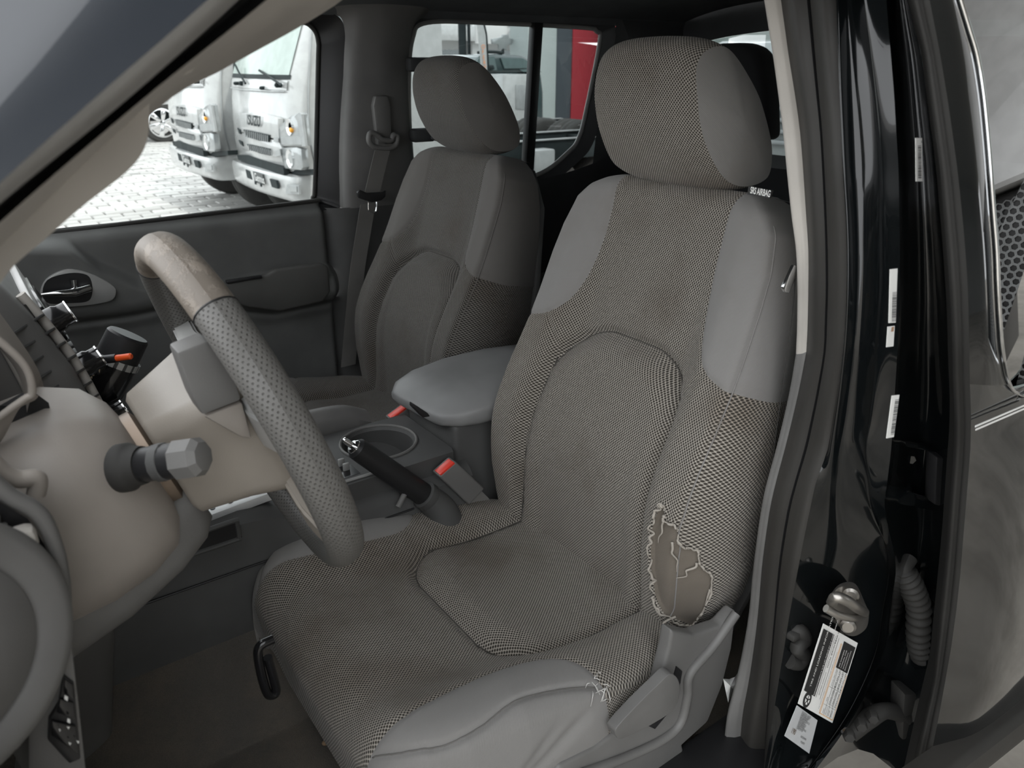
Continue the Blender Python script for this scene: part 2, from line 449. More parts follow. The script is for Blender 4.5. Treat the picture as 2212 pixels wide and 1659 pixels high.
def cush_panel(sgn):
    P = [(0.198, 0.80), (0.196, 0.52), (0.190, 0.45), (0.186, 0.38), (0.186, 0.32), (0.192, 0.275), (0.212, 0.245), (0.245, 0.228), (0.30, 0.222)]
    P = [tuple(p) for p in catmull(P, 30)] + [(0.6, 0.222), (0.6, 0.80)]
    return [(sgn * x, y) for x, y in P]
def cushion_grid():
    NT, NS = 150, 40; D = 0.15; r = 0.06; rows = []
    for l in np.linspace(-0.04, CL - r, 170): rows.append((l, l, 0.0))
    for th in np.linspace(0, math.pi / 2 * 0.92, 18)[1:]: rows.append((CL - r + r * th, CL - r + r * math.sin(th), r * (1 - math.cos(th))))
    v0, l0, b0 = rows[-1]
    for k in np.linspace(0, 1, 26)[1:]: rows.append((v0 + 0.09 * k, l0 - 0.012 * k, b0 + 0.09 * k))
    ts = np.concatenate([-1 - np.linspace(1, 0, NS)[:-1], np.sin(np.linspace(-math.pi / 2, math.pi / 2, NT)) * 0.35 + np.linspace(-1, 1, NT) * 0.65, 1 + np.linspace(0, 1, NS)[1:]])
    V = np.zeros((len(rows), len(ts), 3)); UV = np.zeros((len(rows), len(ts), 2))
    for i, (v, l, back) in enumerate(rows):
        w = np.interp(l, *CW) - 0.02 * min(1, back / 0.15); t = np.clip(ts, -1, 1); k = np.clip(np.abs(ts) - 1, 0, 1); sg = np.sign(ts)
        a = w * t; aa = np.abs(a)
        base = 0.12 * l - 0.022 * math.exp(-((l - 0.16) / 0.14) ** 2)
        bol = np.interp(l, [-0.04, 0.02, 0.1, 0.2, 0.35, 0.46, 0.535], [0.01, 0.03, 0.045, 0.048, 0.042, 0.028, 0.012])
        m = base + bol * sstep(0.11, 0.80 * w, aa)
        er = 0.045; q = np.clip((aa - (w - er)) / er, 0, 1); m = m - er * 0.7 * (1 - np.sqrt(np.clip(1 - q * q, 0, 1)))
        m = m - back
        bot = -0.115 + 0.0 * m
        mm = m + np.minimum(0, bot - m) * k
        ab = sg * (aa + 0.014 * np.sin(np.pi * np.clip(k * 1.2, 0, 1)) - 0.02 * k)
        V[i, :, 0] = -l; V[i, :, 1] = np.where(k > 0, ab, a); V[i, :, 2] = mm
        UV[i, :, 0] = sg * (aa + k * D); UV[i, :, 1] = v
    Vf = V.reshape(-1, 3); U = UV.reshape(-1, 2)
    sl = poly_sd(U, PAD)
    Vf[:, 2] += 0.016 * sstep(0, 0.045, -sl) + 0.004 * sstep(-0.001, 0.001, -sl) - 0.012 * np.exp(-(sl / 0.0085) ** 2)
    for sgn in (-1, 1):
        ss = poly_sd(U, cush_panel(sgn)); Vf[:, 2] -= 0.003 * np.exp(-(ss / 0.004) ** 2) * (np.abs(U[:, 0]) < 0.27)
        # stitched bolster seam along the outer edge of the side panel
        L = [tuple(p) for p in catmull([(0.20, 0.53), (0.228, 0.50), (0.25, 0.46), (0.256, 0.41), (0.25, 0.35), (0.258, 0.28), (0.268, 0.232)], 24)]
        d = np.full(len(U), 1e9)
        for A, B in zip(L, L[1:]):
            A = np.array((sgn * A[0], A[1])); B = np.array((sgn * B[0], B[1])); ab = B - A
            t = np.clip(((U - A) @ ab) / (ab @ ab), 0, 1); d = np.minimum(d, np.linalg.norm(U - (A + t[:, None] * ab), axis=1))
        g = 0.0045 * np.exp(-(d / 0.0035) ** 2); Vf[:, 2] -= g; Vf[:, 1] -= sgn * g * 0.7
    # soft creases on the side cloth
    side = sstep(0.27, 0.31, np.abs(U[:, 0])) * (1 - sstep(0.36, 0.42, np.abs(U[:, 0])))
    cr = np.exp(-(((U[:, 1] - 0.25) - (np.abs(U[:, 0]) - 0.28) * 1.6) / 0.018) ** 2) + 0.7 * np.exp(-(((U[:, 1] - 0.30) - (np.abs(U[:, 0]) - 0.28) * 1.2) / 0.014) ** 2)
    Vf[:, 1] -= np.sign(U[:, 0]) * 0.006 * cr * side
    return Vf, U, grid_faces(len(rows), len(ts))
HPROF = [(-0.052, 0.190), (-0.068, 0.165), (-0.066, 0.120), (-0.050, 0.070), (-0.015, 0.020), (0.020, -0.004), (0.060, -0.008), (0.092, 0.006),
         (0.094, 0.040), (0.076, 0.085), (0.044, 0.140), (0.012, 0.180), (-0.018, 0.197)]
def headrest_grid():
    NP = 120; prof = np.array(smooth_closed(HPROF, NP)) * np.array([1.0, 1.045]); cen = prof.mean(0)
    Wf = lambda p: float(np.interp(p[0], [-0.07, 0.09], [0.104, 0.131])) * (1 - 0.08 * sstep(0.12, 0.2, p[1]))
    L = np.concatenate([[0], np.cumsum(np.linalg.norm(np.diff(np.vstack([prof, prof[:1]]), axis=0), axis=1))])
    band, side = [], []
    cs = np.linspace(-1, 1, 61)
    V = []; UV = []
    for j in range(NP + 1):
        p = prof[j % NP]
        for c in cs:
            e = 1 - 0.085 * (abs(c) ** 5) - 0.05 * c * c
            q = cen + (p - cen) * e
            wl = Wf(p)
            V.append((q[0], c * wl, q[1])); UV.append((c * wl, L[j]))
    F = grid_faces(NP + 1, len(cs))
    caps = []
    for sg in (-1, 1):
        CV, CU, rings = [], [], 14
        for k in range(rings + 1):
            f = 1 - k / rings * 0.98
            for j in range(NP):
                p = prof[j]; wl = Wf(p)
                q = cen + (p - cen) * (1 - 0.135) * f
                dome = 0.012 * (1 - f * f)
                yy = sg * (wl * f + 0.122 * (1 - f) + dome)
                CV.append((q[0], yy, q[1])); CU.append((q[0], q[1]))
        CF = grid_faces(rings + 1, NP, closed=True) + [tuple(range(rings * NP, (rings + 1) * NP))]
        if sg < 0: CF = [f[::-1] for f in CF]
        caps.append((CV, CF, CU))
    return V, F, UV, caps
_bk = {True: backrest_grid(True), False: backrest_grid(False)}
_cu = cushion_grid(); _hr = headrest_grid()
def make_seat(name, loc, recline, label, mm, pm, tear, hdy=0.0):
    root = empty(name, loc, label, 'car seat', None)
    def part(nm, d, mat, parent, M4):
        o = obj(nm, d[0], d[2], mat, parent, True, d[1], world=False); o.matrix_local = M4; return o
    # cushion
    C4 = Matrix.Translation((0, 0, 0))
    R = panels(*_cu, [('outboard_panel', cush_panel(-1)), ('inboard_panel', cush_panel(1)), ('seat_pad', PAD)])
    c = part('cushion', R[None], mm, root, C4)
    part('seat_pad', R['seat_pad'], mm, c, Matrix())
    for k in ('outboard_panel', 'inboard_panel'):
        tag(part('bolster_panel', R[k], pm, c, Matrix()), 'plain grey cloth panel on the cushion bolster')
    # backrest
    B4 = Matrix.Rotation(math.radians(recline), 4, 'Y')
    regs = [('o', shoulder(-1)), ('i', shoulder(1)), ('l', LUM)]
    if tear: regs.append(('t', TEAR))
    R = panels(*_bk[tear], regs)
    b = part('backrest', R[None], mm, root, B4)
    part('lumbar_pad', R['l'], mm, b, Matrix())
    for k in ('o', 'i'): tag(part('shoulder_panel', R[k], pm, b, Matrix()), 'plain grey cloth panel on the backrest shoulder')
    if tear: tag(part('torn_patch', R['t'], M['scrim'], b, Matrix()), 'worn hole in the cover showing the brown backing cloth')
    bm = bmesh.new(); bm_prism(bm, [(0.115, y, z) for y, z in [(-0.22, -0.05), (0.22, -0.05), (0.25, 0.1), (0.25, 0.3), (0.2, 0.55), (0.14, 0.63), (-0.14, 0.63), (-0.2, 0.55), (-0.25, 0.3), (-0.25, 0.1)]], (0.015, 0, 0), 0.004)
    o = obj_bm('back_board', bm, M['charcoal'], None); o.parent = root; o.matrix_local = B4
    # headrest
    H4 = B4 @ Matrix.Translation((0.0, hdy, 0.643)) @ Matrix.Rotation(math.radians(-recline), 4, 'Y')
    V, F, UV, caps = _hr
    h = part('headrest', (V, UV, F), mm, root, H4)
    # stitched edge seams between front and side of the backrest
    VB, UB, _f = _bk[tear]
    for sg in (-1, 1):
        pts = []
        for hh in np.linspace(0.0, 0.61, 40):
            ww = np.interp(hh, *BW); k = int(np.argmin((UB[:, 0] - sg * (ww + 0.001)) ** 2 + (UB[:, 1] - hh) ** 2)); v = VB[k]; pts.append((v[0] - 0.0006, v[1] + sg * 0.0006, v[2]))
        bm = bmesh.new(); bm_tube(bm, pts, 0.0011, 6, 90); sm = obj_bm('edge_seam', bm, pm, None, auto=None); sm.parent = b; sm.matrix_local = Matrix()
    def seam(nm, VV, UU_, line, par, off, n=120, r=0.0012, mt=None):
        pts = []
        for a, hh in catmull(line, n):
            d2 = (UU_[:, 0] - a) ** 2 + (UU_[:, 1] - hh) ** 2; k = np.argpartition(d2, 8)[:8]; wt = np.exp(-d2[k] / 0.003 ** 2); wt /= wt.sum(); v = wt @ VV[k]; pts.append((v[0] - off[0], v[1], v[2] + off[1]))
        bm = bmesh.new(); bm_tube(bm, [tuple(p) for p in catmull(pts, n)], r, 6); so = obj_bm(nm, bm, mt or M['seam_thread'], None, auto=None); so.parent = par; so.matrix_local = Matrix()
    seam('pad_seam', VB, UB, LUM, b, (0.0, 0.0))
    seam('pad_seam', _cu[0], _cu[1], [p for p in PAD if p[1] > 0 or True], c, (0.0, 0.0))
    for sg in (-1, 1): seam('bolster_seam', _cu[0], _cu[1], [(sg * x, y) for x, y in ((0.20, 0.53), (0.228, 0.50), (0.25, 0.46), (0.256, 0.41), (0.25, 0.35), (0.258, 0.28), (0.268, 0.232))], c, (0.0, 0.0), 60, 0.0009, M['bolster_thread'])
    if tear:
        rn = random.Random(5)
        def sp3(a, hh, out=0.0015):
            k = int(np.argmin((UB[:, 0] - a) ** 2 + (UB[:, 1] - hh) ** 2)); v = VB[k]; return (v[0] - out, v[1] - out * 0.4, v[2])
        fr = smooth_closed(TEAR, 130); bm = bmesh.new()
        run = []
        for i, (a, hh) in enumerate(fr):
            run.append(sp3(a + rn.uniform(-0.0022, 0.0022), hh + rn.uniform(-0.002, 0.002), rn.uniform(0.001, 0.005)))
            if len(run) >= rn.randint(6, 14):
                bm_tube(bm, run, [0.0012, 0.0022, 0.0010], 6, len(run) * 3); run = [run[-1]] if rn.random() < 0.6 else []
        for a, hh, da, dh in ((-0.208, 0.20, 0.008, -0.05), (-0.225, 0.165, -0.006, -0.05), (-0.24, 0.135, 0.008, -0.03), (-0.222, 0.03, 0.012, -0.03), (-0.24, 0.012, -0.004, -0.035), (-0.202, 0.055, -0.012, -0.03), (-0.255, 0.09, 0.004, -0.03)):
            bm_tube(bm, [sp3(a + da * t + rn.uniform(-0.002, 0.002), hh + dh * t, 0.003 + 0.002 * math.sin(3 * t)) for t in np.linspace(0, 1, 6)], [0.0022, 0.0014, 0.0006], 6, 16)
        fo = obj_bm('frayed_threads', bm, M['mesh_thread'], None, auto=None); fo.parent = b; fo.matrix_local = Matrix(); fo['kind'] = 'stuff'
    for CV, CF, CU in caps: tag(part('headrest_side', (CV, CU, CF), pm, h, Matrix()), 'plain cloth side of the headrest')
    for y in (-0.06, 0.06):
        bm = bmesh.new(); bm_tube(bm, [(0.045, y, 0.03), (0.04, y, -0.06)], 0.006, 10)
        p = obj_bm('headrest_post', bm, M['chrome'], None); p.parent = root; p.matrix_local = H4
    return root
M['mesh_thread'] = simple('frayed_thread', (0.36, 0.33, 0.29), 0.9)
M['white_thread'] = simple('white_thread', (0.55, 0.54, 0.52), 0.9)
M['bolster_thread'] = simple('bolster_thread', (0.15, 0.145, 0.135), 0.9)
M['seam_thread'] = simple('dark_seam_thread', (0.07, 0.065, 0.058), 0.9)
M['scrim'] = fabric_plain('torn_backing_cloth', (0.155, 0.135, 0.112), (0.09, 0.077, 0.062))
DS = Vector((0.78, 0.835, 0.70)); DR = 11.0
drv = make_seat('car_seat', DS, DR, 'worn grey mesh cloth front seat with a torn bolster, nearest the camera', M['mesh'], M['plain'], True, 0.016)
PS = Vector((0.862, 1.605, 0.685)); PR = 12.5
pas = make_seat('car_seat', PS, PR, 'grey mesh cloth front seat, coloured darker for shade, beside the far door', M['mesh_shaded'], M['plain_shaded'], False)
# ------------------------------------------------------------------ cabin shell (the setting)
def carpet(name, col, dirt):
    m, nt, b = mat_new(name)
    st = ramp(nt, noise(nt, 9, 5, rough=0.7), 0.35, 0.75)
    c = mixc(nt, st, col, dirt)
    c = mixc(nt, math_(nt, 'MULTIPLY', noise(nt, 700, 2), 0.6), c, tuple(x * 0.3 for x in col))
    nt.links.new(c, b.inputs['Base Color']); b.inputs['Roughness'].default_value = 0.95; b.inputs['Specular IOR Level'].default_value = 0.1
    bump(nt, b, noise(nt, 500, 3), 0.8, 0.002); return m
M['carpet'] = carpet('worn_carpet', (0.12, 0.112, 0.10), (0.17, 0.145, 0.118))
M['headliner'] = plastic('headliner_cloth', (0.115, 0.12, 0.125), 0.95, grain=1500, gs=0.2, spec=0.1)
M['door_trim'] = plastic('door_trim_plastic', (0.125, 0.127, 0.123), 0.5)
M['door_soft'] = plastic('door_armrest_vinyl', (0.085, 0.084, 0.08), 0.5)
M['pillar_dark'] = plastic('dark_pillar_trim', (0.06, 0.062, 0.064), 0.6)
def struct(o): o['kind'] = 'structure'; return o
# floor: footwells with the tunnel slope
prof = [(0.46, 0.53), (0.53, 0.50), (0.93, 0.50), (0.99, 0.52), (1.06, 0.645), (1.10, 0.66), (1.32, 0.66), (1.36, 0.645), (1.43, 0.52), (1.5, 0.50), (2.02, 0.50)]
xs = [-0.7, -0.45, -0.2, 0.0, 0.2, 0.4, 0.7, 1.0, 1.5, 2.15]
toe = [0.25, 0.06, 0.0, 0, 0, 0, 0, 0, 0, 0]
struct(loft('floor', [[(x, y, z + t) for y, z in prof] for x, t in zip(xs, toe)], M['carpet'], n=60, sub=3))
# headliner + roof skin
def roofline(x, dz=0.0): return [(x, y, 1.685 - 0.07 * abs((y - 1.24) / 0.80) ** 4 + dz) for y in np.linspace(0.44, 2.04, 17)]
struct(sheet('ceiling', [roofline(x) for x in (0.05, 0.3, 0.8, 1.4, 1.9, 2.15)], (0, 0, 0.05), M['headliner'], n=30, sub=2))
# firewall, cowl sides and bonnet ahead of the dashboard
bn = struct(box('wall_firewall', (-0.80, 1.22, 0.80), (0.06, 1.70, 0.90), M['black_plastic'], None, 0.01))
struct(sheet('bonnet_panel', [[(x, y, z - 0.10 * abs((y - 1.22) / 0.85) ** 3) for y in (0.37, 0.8, 1.22, 1.64, 2.07)] for x, z in ((-0.78, 1.26), (-1.2, 1.22), (-1.9, 1.12))], (0, 0, -0.03), M['paint'], n=24, sub=3))
for y in (0.40, 2.04): struct(box('wall_cowl', (-0.45, y, 0.80), (0.76, 0.04, 0.86), M['black_plastic'], None, 0.01))
# passenger front door inner panel
def ridge_z(x): return np.interp(x, [-0.2, 0.10, 0.197, 0.248, 0.322, 0.42, 0.6, 0.9], [1.16, 1.155, 1.14, 1.085, 1.035, 1.005, 1.0, 0.995])
def low_z(x): return np.interp(x, [-0.2, 0.0, 0.15, 0.3, 0.4, 0.46, 0.51, 0.57, 0.64, 0.9], [0.93, 0.935, 0.945, 0.94, 0.945, 0.955, 0.935, 0.90, 0.882, 0.888])
X, Z = np.meshgrid(np.linspace(-0.22, 0.825, 150), np.concatenate([np.linspace(0.47, 0.85, 40), np.linspace(0.85, 1.12, 90)[1:], np.linspace(1.12, 1.158, 14)[1:]]))
Y = np.full_like(X, 1.985)
Y -= 0.030 * sstep(0.0, 0.035, ridge_z(X) - Z) * sstep(0.02, 0.10, Z - low_z(X) + 0.06)
Y -= 0.022 * np.exp(-((Z - low_z(X) - 0.05) / 0.035) ** 2) * sstep(0.43, 0.50, X)
Y += 0.012 * np.exp(-((Z - low_z(X)) / 0.010) ** 2)
Y += 0.028 * sstep(1.115, 1.158, Z) ** 2
Y += 0.03 * sstep(0.80, 0.825, X)
V = np.stack([X, Y, Z], -1).reshape(-1, 3)
d1 = struct(obj('door_1', V, [f[::-1] for f in grid_faces(*X.shape)], M['door_trim']))
# armrest pad: a separate soft panel on the door
AP = [(0.42, 0.985), (0.50, 0.995), (0.62, 1.002), (0.64, 1.012), (0.77, 1.010), (0.785, 1.0), (0.785, 0.93), (0.76, 0.905), (0.64, 0.90), (0.56, 0.925), (0.50, 0.96), (0.44, 0.975)]
prism('armrest_pad', [(x, 1.955, z) for x, z in AP], (0, -0.026, 0), M['door_soft'], d1, 0.008, 3)
for i, (px, py) in enumerate([(527, 603)]):
    p = at(px, py, y=1.93); box('window_switch', p, (0.09, 0.012, 0.008), M['black_plastic'], d1, 0.002)
bz = [at(*p, y=1.945) for p in [(88, 640), (100, 605), (140, 584), (175, 586), (215, 600), (245, 618), (251, 632), (243, 648), (215, 656), (165, 662), (110, 662)]]
bz = [Vector(p) for p in smooth_closed([tuple(p) for p in bz], 44)]
prism('handle_bezel', bz, (0, 0.02, 0), M['silver'], d1, 0.003)
cup = [at(*p, y=1.9445) for p in [(92, 640), (102, 605), (150, 590), (188, 594), (199, 615), (198, 640), (186, 652), (150, 655), (108, 656)]]
cup = [Vector(p) for p in smooth_closed([tuple(p) for p in cup], 36)]
prism('handle_cup', cup, (0, 0.0012, 0), M['black_plastic'], d1, 0)
tube('pull_handle', [at(90, 637, y=1.928), at(125, 634, y=1.922), at(160, 631, y=1.925), at(192, 622, y=1.942)], [0.004, 0.007, 0.010, 0.010], M['chrome'], d1, 12, 16)
tube('lock_slider', [at(158, 604, y=1.934), at(160, 622, y=1.934)], 0.007, M['chrome'], d1, 10, 3)
# window loops of the passenger side, (x, z)
WF = [(-0.22, 1.128), (0.06, 1.137), (0.3, 1.143), (0.77, 1.154), (0.800, 1.166), (0.812, 1.21), (0.85, 1.5), (0.856, 1.555), (0.845, 1.585), (0.81, 1.600), (0.7, 1.600), (0.42, 1.59), (0.30, 1.53), (-0.05, 1.26)]
WFo = [(-0.26, 1.118), (0.06, 1.124), (0.3, 1.13), (0.79, 1.138), (0.862, 1.140), (0.870, 1.21), (0.905, 1.5), (0.915, 1.575), (0.90, 1.612), (0.83, 1.628), (0.7, 1.626), (0.41, 1.62), (0.27, 1.55), (-0.10, 1.27)]
WR = [(1.115, 1.215), (1.108, 1.30), (1.112, 1.45), (1.13, 1.565), (1.18, 1.608), (1.4, 1.612), (1.74, 1.608), (1.80, 1.598), (1.815, 1.565), (1.768, 1.36), (1.742, 1.28), (1.70, 1.235), (1.56, 1.168), (1.3, 1.155), (1.14, 1.165)]
WRo = [(1.06, 1.205), (1.05, 1.30), (1.05, 1.46), (1.07, 1.59), (1.16, 1.632), (1.4, 1.637), (1.75, 1.634), (1.83, 1.622), (1.85, 1.575), (1.80, 1.35), (1.775, 1.265), (1.72, 1.21), (1.57, 1.140), (1.3, 1.125), (1.10, 1.135)]
def ring(name, A, B, ya, yb, mat, parent=None, n=96, flip=False):
    a = smooth_closed([(x, ya, z) for x, z in A], n); b = smooth_closed([(x, yb, z) for x, z in B], n)
    mid = [p * 0.5 + q * 0.5 + np.array((0, -0.006, 0)) for p, q in zip(a, b)]
    V = a + mid + b; F = grid_faces(3, n, closed=True)
    return obj(name, V, F, mat, parent, True)
w1 = struct(obj('window_1', smooth_closed([(x, 2.034, z) for x, z in WF], 64), [tuple(range(64))], M['glass'], smooth=False))
ring('window_frame', WF, WFo, 2.038, 1.998, M['black_plastic'], w1)
tube('window_seal', [(x, 2.034, z) for x, z in smooth_closed(WF, 90)], 0.006, M['rubber'], w1, 8, closed=True)
tube('sill_seal', [(-0.2, 2.012, 1.142), (0.3, 2.012, 1.152), (0.81, 2.012, 1.162)], 0.006, M['rubber'], w1, 8, 12)
w2 = struct(obj('window_2', smooth_closed([(x, 2.034, z) for x, z in WR], 64), [tuple(range(64))], M['tint'], smooth=False))
ring('window_frame', WR, WRo, 2.038, 1.998, M['pillar_dark'], w2)
tube('window_seal', [(x, 2.034, z) for x, z in smooth_closed(WR, 120)], 0.007, M['silver'], w2, 8, closed=True)
box('divider_bar', (1.535, 2.025, 1.39), (0.033, 0.03, 0.47), M['black_plastic'], w2, 0.004, Matrix.Rotation(math.radians(4), 3, 'Y'))
# roof side rail above the passenger windows
struct(loft('trim_1', [[(x, y, z) for x in (-0.1, 0.4, 0.9, 1.4, 1.9, 2.15)] for y, z in ((2.0, 1.615), (1.985, 1.628), (1.965, 1.645), (1.93, 1.66))], M['headliner'], n=30, sub=3))
# passenger B pillar: light upper trim, dark lower trim
struct(loft('trim_2', [[(0.862, 2.0, 1.14), (0.875, 2.0, 1.3), (0.905, 2.0, 1.5), (0.915, 2.0, 1.575), (0.905, 1.998, 1.612), (0.86, 1.99, 1.632)],
                       [(0.868, 1.975, 1.14), (0.885, 1.975, 1.3), (0.918, 1.975, 1.5), (0.935, 1.972, 1.58), (0.93, 1.968, 1.625), (0.90, 1.955, 1.648)],
                       [(0.90, 1.962, 1.14), (0.92, 1.962, 1.3), (0.955, 1.962, 1.5), (0.975, 1.96, 1.58), (0.985, 1.955, 1.63), (0.985, 1.94, 1.652)],
                       [(1.00, 1.955, 1.14), (1.00, 1.955, 1.3), (1.01, 1.957, 1.5), (1.02, 1.957, 1.58), (1.03, 1.952, 1.63), (1.04, 1.94, 1.652)],
                       [(1.085, 1.972, 1.14), (1.075, 1.972, 1.3), (1.075, 1.975, 1.46), (1.09, 1.972, 1.58), (1.12, 1.962, 1.63), (1.14, 1.945, 1.652)],
                       [(1.10, 2.005, 1.14), (1.085, 2.005, 1.3), (1.085, 2.005, 1.46), (1.11, 2.0, 1.585), (1.16, 1.995, 1.625), (1.2, 1.99, 1.64)]], M['grey_plastic'], n=40, sub=5))
struct(loft('trim_3', [[(0.80, 2.03, 1.142), (0.80, 2.03, 0.9), (0.80, 2.03, 0.5)], [(0.838, 1.985, 1.142), (0.84, 1.98, 0.9), (0.845, 1.98, 0.5)],
                       [(0.90, 1.965, 1.142), (0.90, 1.965, 0.9), (0.92, 1.965, 0.5)], [(1.06, 1.965, 1.142), (1.06, 1.965, 0.9), (1.08, 1.965, 0.5)], [(1.10, 2.0, 1.142), (1.10, 2.0, 0.9), (1.1, 2.0, 0.5)]], M['charcoal'], n=20, sub=4))
# rear door and quarter panel, passenger side
struct(loft('door_2', [[(1.05, 2.0, z), (1.3, 1.985, z + dz), (1.56, 1.985, z + dz), (1.75, 1.99, z + 1.9 * dz), (1.9, 2.0, z + 3 * dz), (2.15, 2.0, z + 3 * dz)] for z, dz in ((0.5, 0), (0.8, 0), (1.0, 0.0), (1.10, 0.02), (1.135, 0.03))], M['pillar_dark'], n=40, sub=4))
struct(obj('wall_right', [(1.78, 2.01, 1.15), (2.2, 2.01, 1.15), (2.2, 1.98, 1.66), (1.84, 1.98, 1.66), (1.85, 2.005, 1.575), (1.80, 2.008, 1.36)], [(0, 1, 2, 3, 4, 5)], M['pillar_dark'], smooth=False))
# cab rear wall with its window
RW = [(0.62, 1.20), (1.24, 1.19), (1.86, 1.20), (1.90, 1.25), (1.88, 1.5), (1.82, 1.575), (1.24, 1.605), (0.66, 1.575), (0.60, 1.5), (0.58, 1.25)]
RWo = [(0.45, 0.5), (1.24, 0.5), (2.02, 0.5), (2.03, 1.0), (2.02, 1.55), (1.97, 1.66), (1.24, 1.70), (0.50, 1.66), (0.45, 1.55), (0.45, 1.0)]
a = smooth_closed([(2.12, y, z) for y, z in RW], 80); b = smooth_closed([(2.16, y, z) for y, z in RWo], 80)
struct(obj('wall_back', a + b, grid_faces(2, 80, closed=True), M['pillar_dark']))
struct(obj('window_3', smooth_closed([(2.125, y, z) for y, z in RW], 48), [tuple(range(48))], M['tint'], smooth=False))
struct(box('trim_4', (0.55, 0.505, 0.505), (1.5, 0.11, 0.07), M['black_plastic'], None, 0.01))
# rear bench with headrests
rb = empty('rear_bench_seat', (1.9, 1.24, 0.5), 'black rear bench seat with a headrest, seen behind the front seats', 'car seat')
sheet('backrest', [[(1.75 + 0.16 * t, y, 0.85 + 0.38 * t) for y in (0.5, 0.52, 0.8, 1.24, 1.7, 1.94, 1.96)] for t in (0, 0.3, 0.7, 1.0)], (0.13, 0, 0.02), M['dark_fabric'], rb, n=30, sub=3)
sheet('cushion', [[(x, y, z) for y in (0.5, 0.8, 1.24, 1.7, 1.96)] for x, z in ((1.3, 0.84), (1.34, 0.88), (1.6, 0.86), (1.8, 0.85))], (0, 0, -0.14), M['dark_fabric'], rb, n=20, sub=3)
for yc in (1.555, 0.86):
    V, F, UV, caps = _hr
    bm = bmesh.new()
    P = [(1.90, yc - 0.14, 1.30), (1.90, yc + 0.14, 1.30), (1.885, yc + 0.135, 1.42), (1.87, yc + 0.12, 1.53), (1.865, yc + 0.06, 1.556), (1.865, yc - 0.05, 1.556), (1.87, yc - 0.10, 1.535), (1.88, yc - 0.125, 1.45)]
    bm_prism(bm, P, (0.085, 0, 0.0), 0.025, 4); obj_bm('headrest', bm, M['dark_fabric'], rb, auto=None)
# vertical assist grip on the passenger B pillar
g = empty('assist_grip', (1.09, 1.96, 1.3), 'dark vertical assist grip on the far pillar, beside the passenger headrest', 'grab handle')
for z in (1.50, 1.32): box('mount', (1.105, 1.955, z), (0.075, 0.035, 0.036), M['pillar_dark'], g, 0.01)
tube('grip', [(1.13, 1.945, 1.31), (1.15, 1.925, 1.36), (1.15, 1.92, 1.45), (1.13, 1.945, 1.51)], 0.013, M['pillar_dark'], g, 12, 20)
# passenger seat belt
M['belt'] = plastic('seat_belt_webbing', (0.16, 0.155, 0.145), 0.8, grain=600, gs=0.5)
sb = empty('passenger_seat_belt', (0.97, 1.94, 1.1), 'grey passenger seat belt hanging from the far pillar with its metal tongue', 'seat belt')
bm = bmesh.new(); bm_prism(bm, [(0.958, 1.958, 1.30), (0.952, 1.958, 1.40), (0.960, 1.958, 1.425), (0.995, 1.958, 1.425), (1.003, 1.958, 1.40), (1.0, 1.958, 1.30)], (0, -0.022, 0), 0.006)
obj_bm('height_adjuster', bm, M['grey_plastic'], sb)
tube('guide_loop', [at(797, 300, y=1.925), at(800, 288, y=1.925), at(812, 290, y=1.925), at(825, 301, y=1.925), at(845, 303, y=1.925), at(850, 292, y=1.925), at(858, 296, y=1.925), at(855, 313, y=1.925), at(838, 320, y=1.925), at(812, 318, y=1.925), at(800, 310, y=1.925)], 0.0075, M['grey_plastic'], sb, 10, 50, closed=True)
def strap(name, pts, wd, mat, parent, th=0.0015, n=24):
    L = [catmull([(Vector(p) + Vector(wd) * s)[:] for p in pts], n) for s in (-0.5, 0.5)]
    return sheet(name, [[tuple(q) for q in l] for l in L], (0, -th, 0), mat, parent, n=n)
strap('webbing', [at(829, 312, y=1.925), at(817, 360, y=1.92), at(803, 420, y=1.915)], (0.045, 0, 0.0), M['belt'], sb)
strap('webbing', [at(795, 440, y=1.925), at(785, 500, y=1.935), at(770, 600, y=1.95), at(752, 790, y=1.955)], (0.045, 0, 0.0), M['belt'], sb)
p = at(802, 427, y=1.91)
prism('tongue', [at(*q, y=1.905) for q in [(768, 414), (774, 409), (790, 416), (825, 414), (830, 410), (829, 424), (820, 432), (800, 436), (785, 432), (771, 426)]], (0, -0.012, 0), M['black_plastic'], sb, 0.003)
tube('tongue_plate', [at(*q, y=1.90) for q in [(788, 432), (795, 436), (796, 454), (802, 458), (812, 456), (814, 436)]], 0.0022, M['chrome'], sb, 8, 24)

# driver side A pillar (near, top left of the view)
M['sky_tint_paint'] = simple('sky_tinted_pillar_paint', (0.02, 0.026, 0.036), 0.3, 0, 0.5, 0.8)  # black paint given a blue cast in place of reflected sky
ap = empty('front_pillar', (0.0, 0.45, 1.2), 'slanting front pillar of the door opening, dark paint outside and light trim inside', 'pillar')
struct(ap); ap['kind'] = 'structure'
def pil(pp, y0, y1): return [at(*p, y=y0 + (y1 - y0) * i / (len(pp) - 1)) for i, p in enumerate(pp)]
la = pil([(720, -260), (470, -20), (230, 190), (0, 395), (-260, 640)], 0.44, 0.395)
lz = pil([(300, -420), (60, -160), (-140, 60), (-330, 260), (-540, 520)], 0.455, 0.41)
ly = pil([(560, -320), (290, -80), (60, 130), (-150, 330), (-380, 590)], 0.436, 0.391)
lb = pil([(760, -240), (515, 0), (280, 210), (0, 440), (-240, 660)], 0.47, 0.42)
lc = pil([(800, -200), (575, 0), (320, 205), (0, 480), (-220, 690)], 0.475, 0.43)
ld = pil([(860, -150), (665, 0), (440, 130), (320, 215), (0, 500), (-220, 710)], 0.52, 0.47)
le = pil([(900, -150), (740, 0), (500, 140), (340, 235), (60, 520), (-180, 730)], 0.60, 0.56)
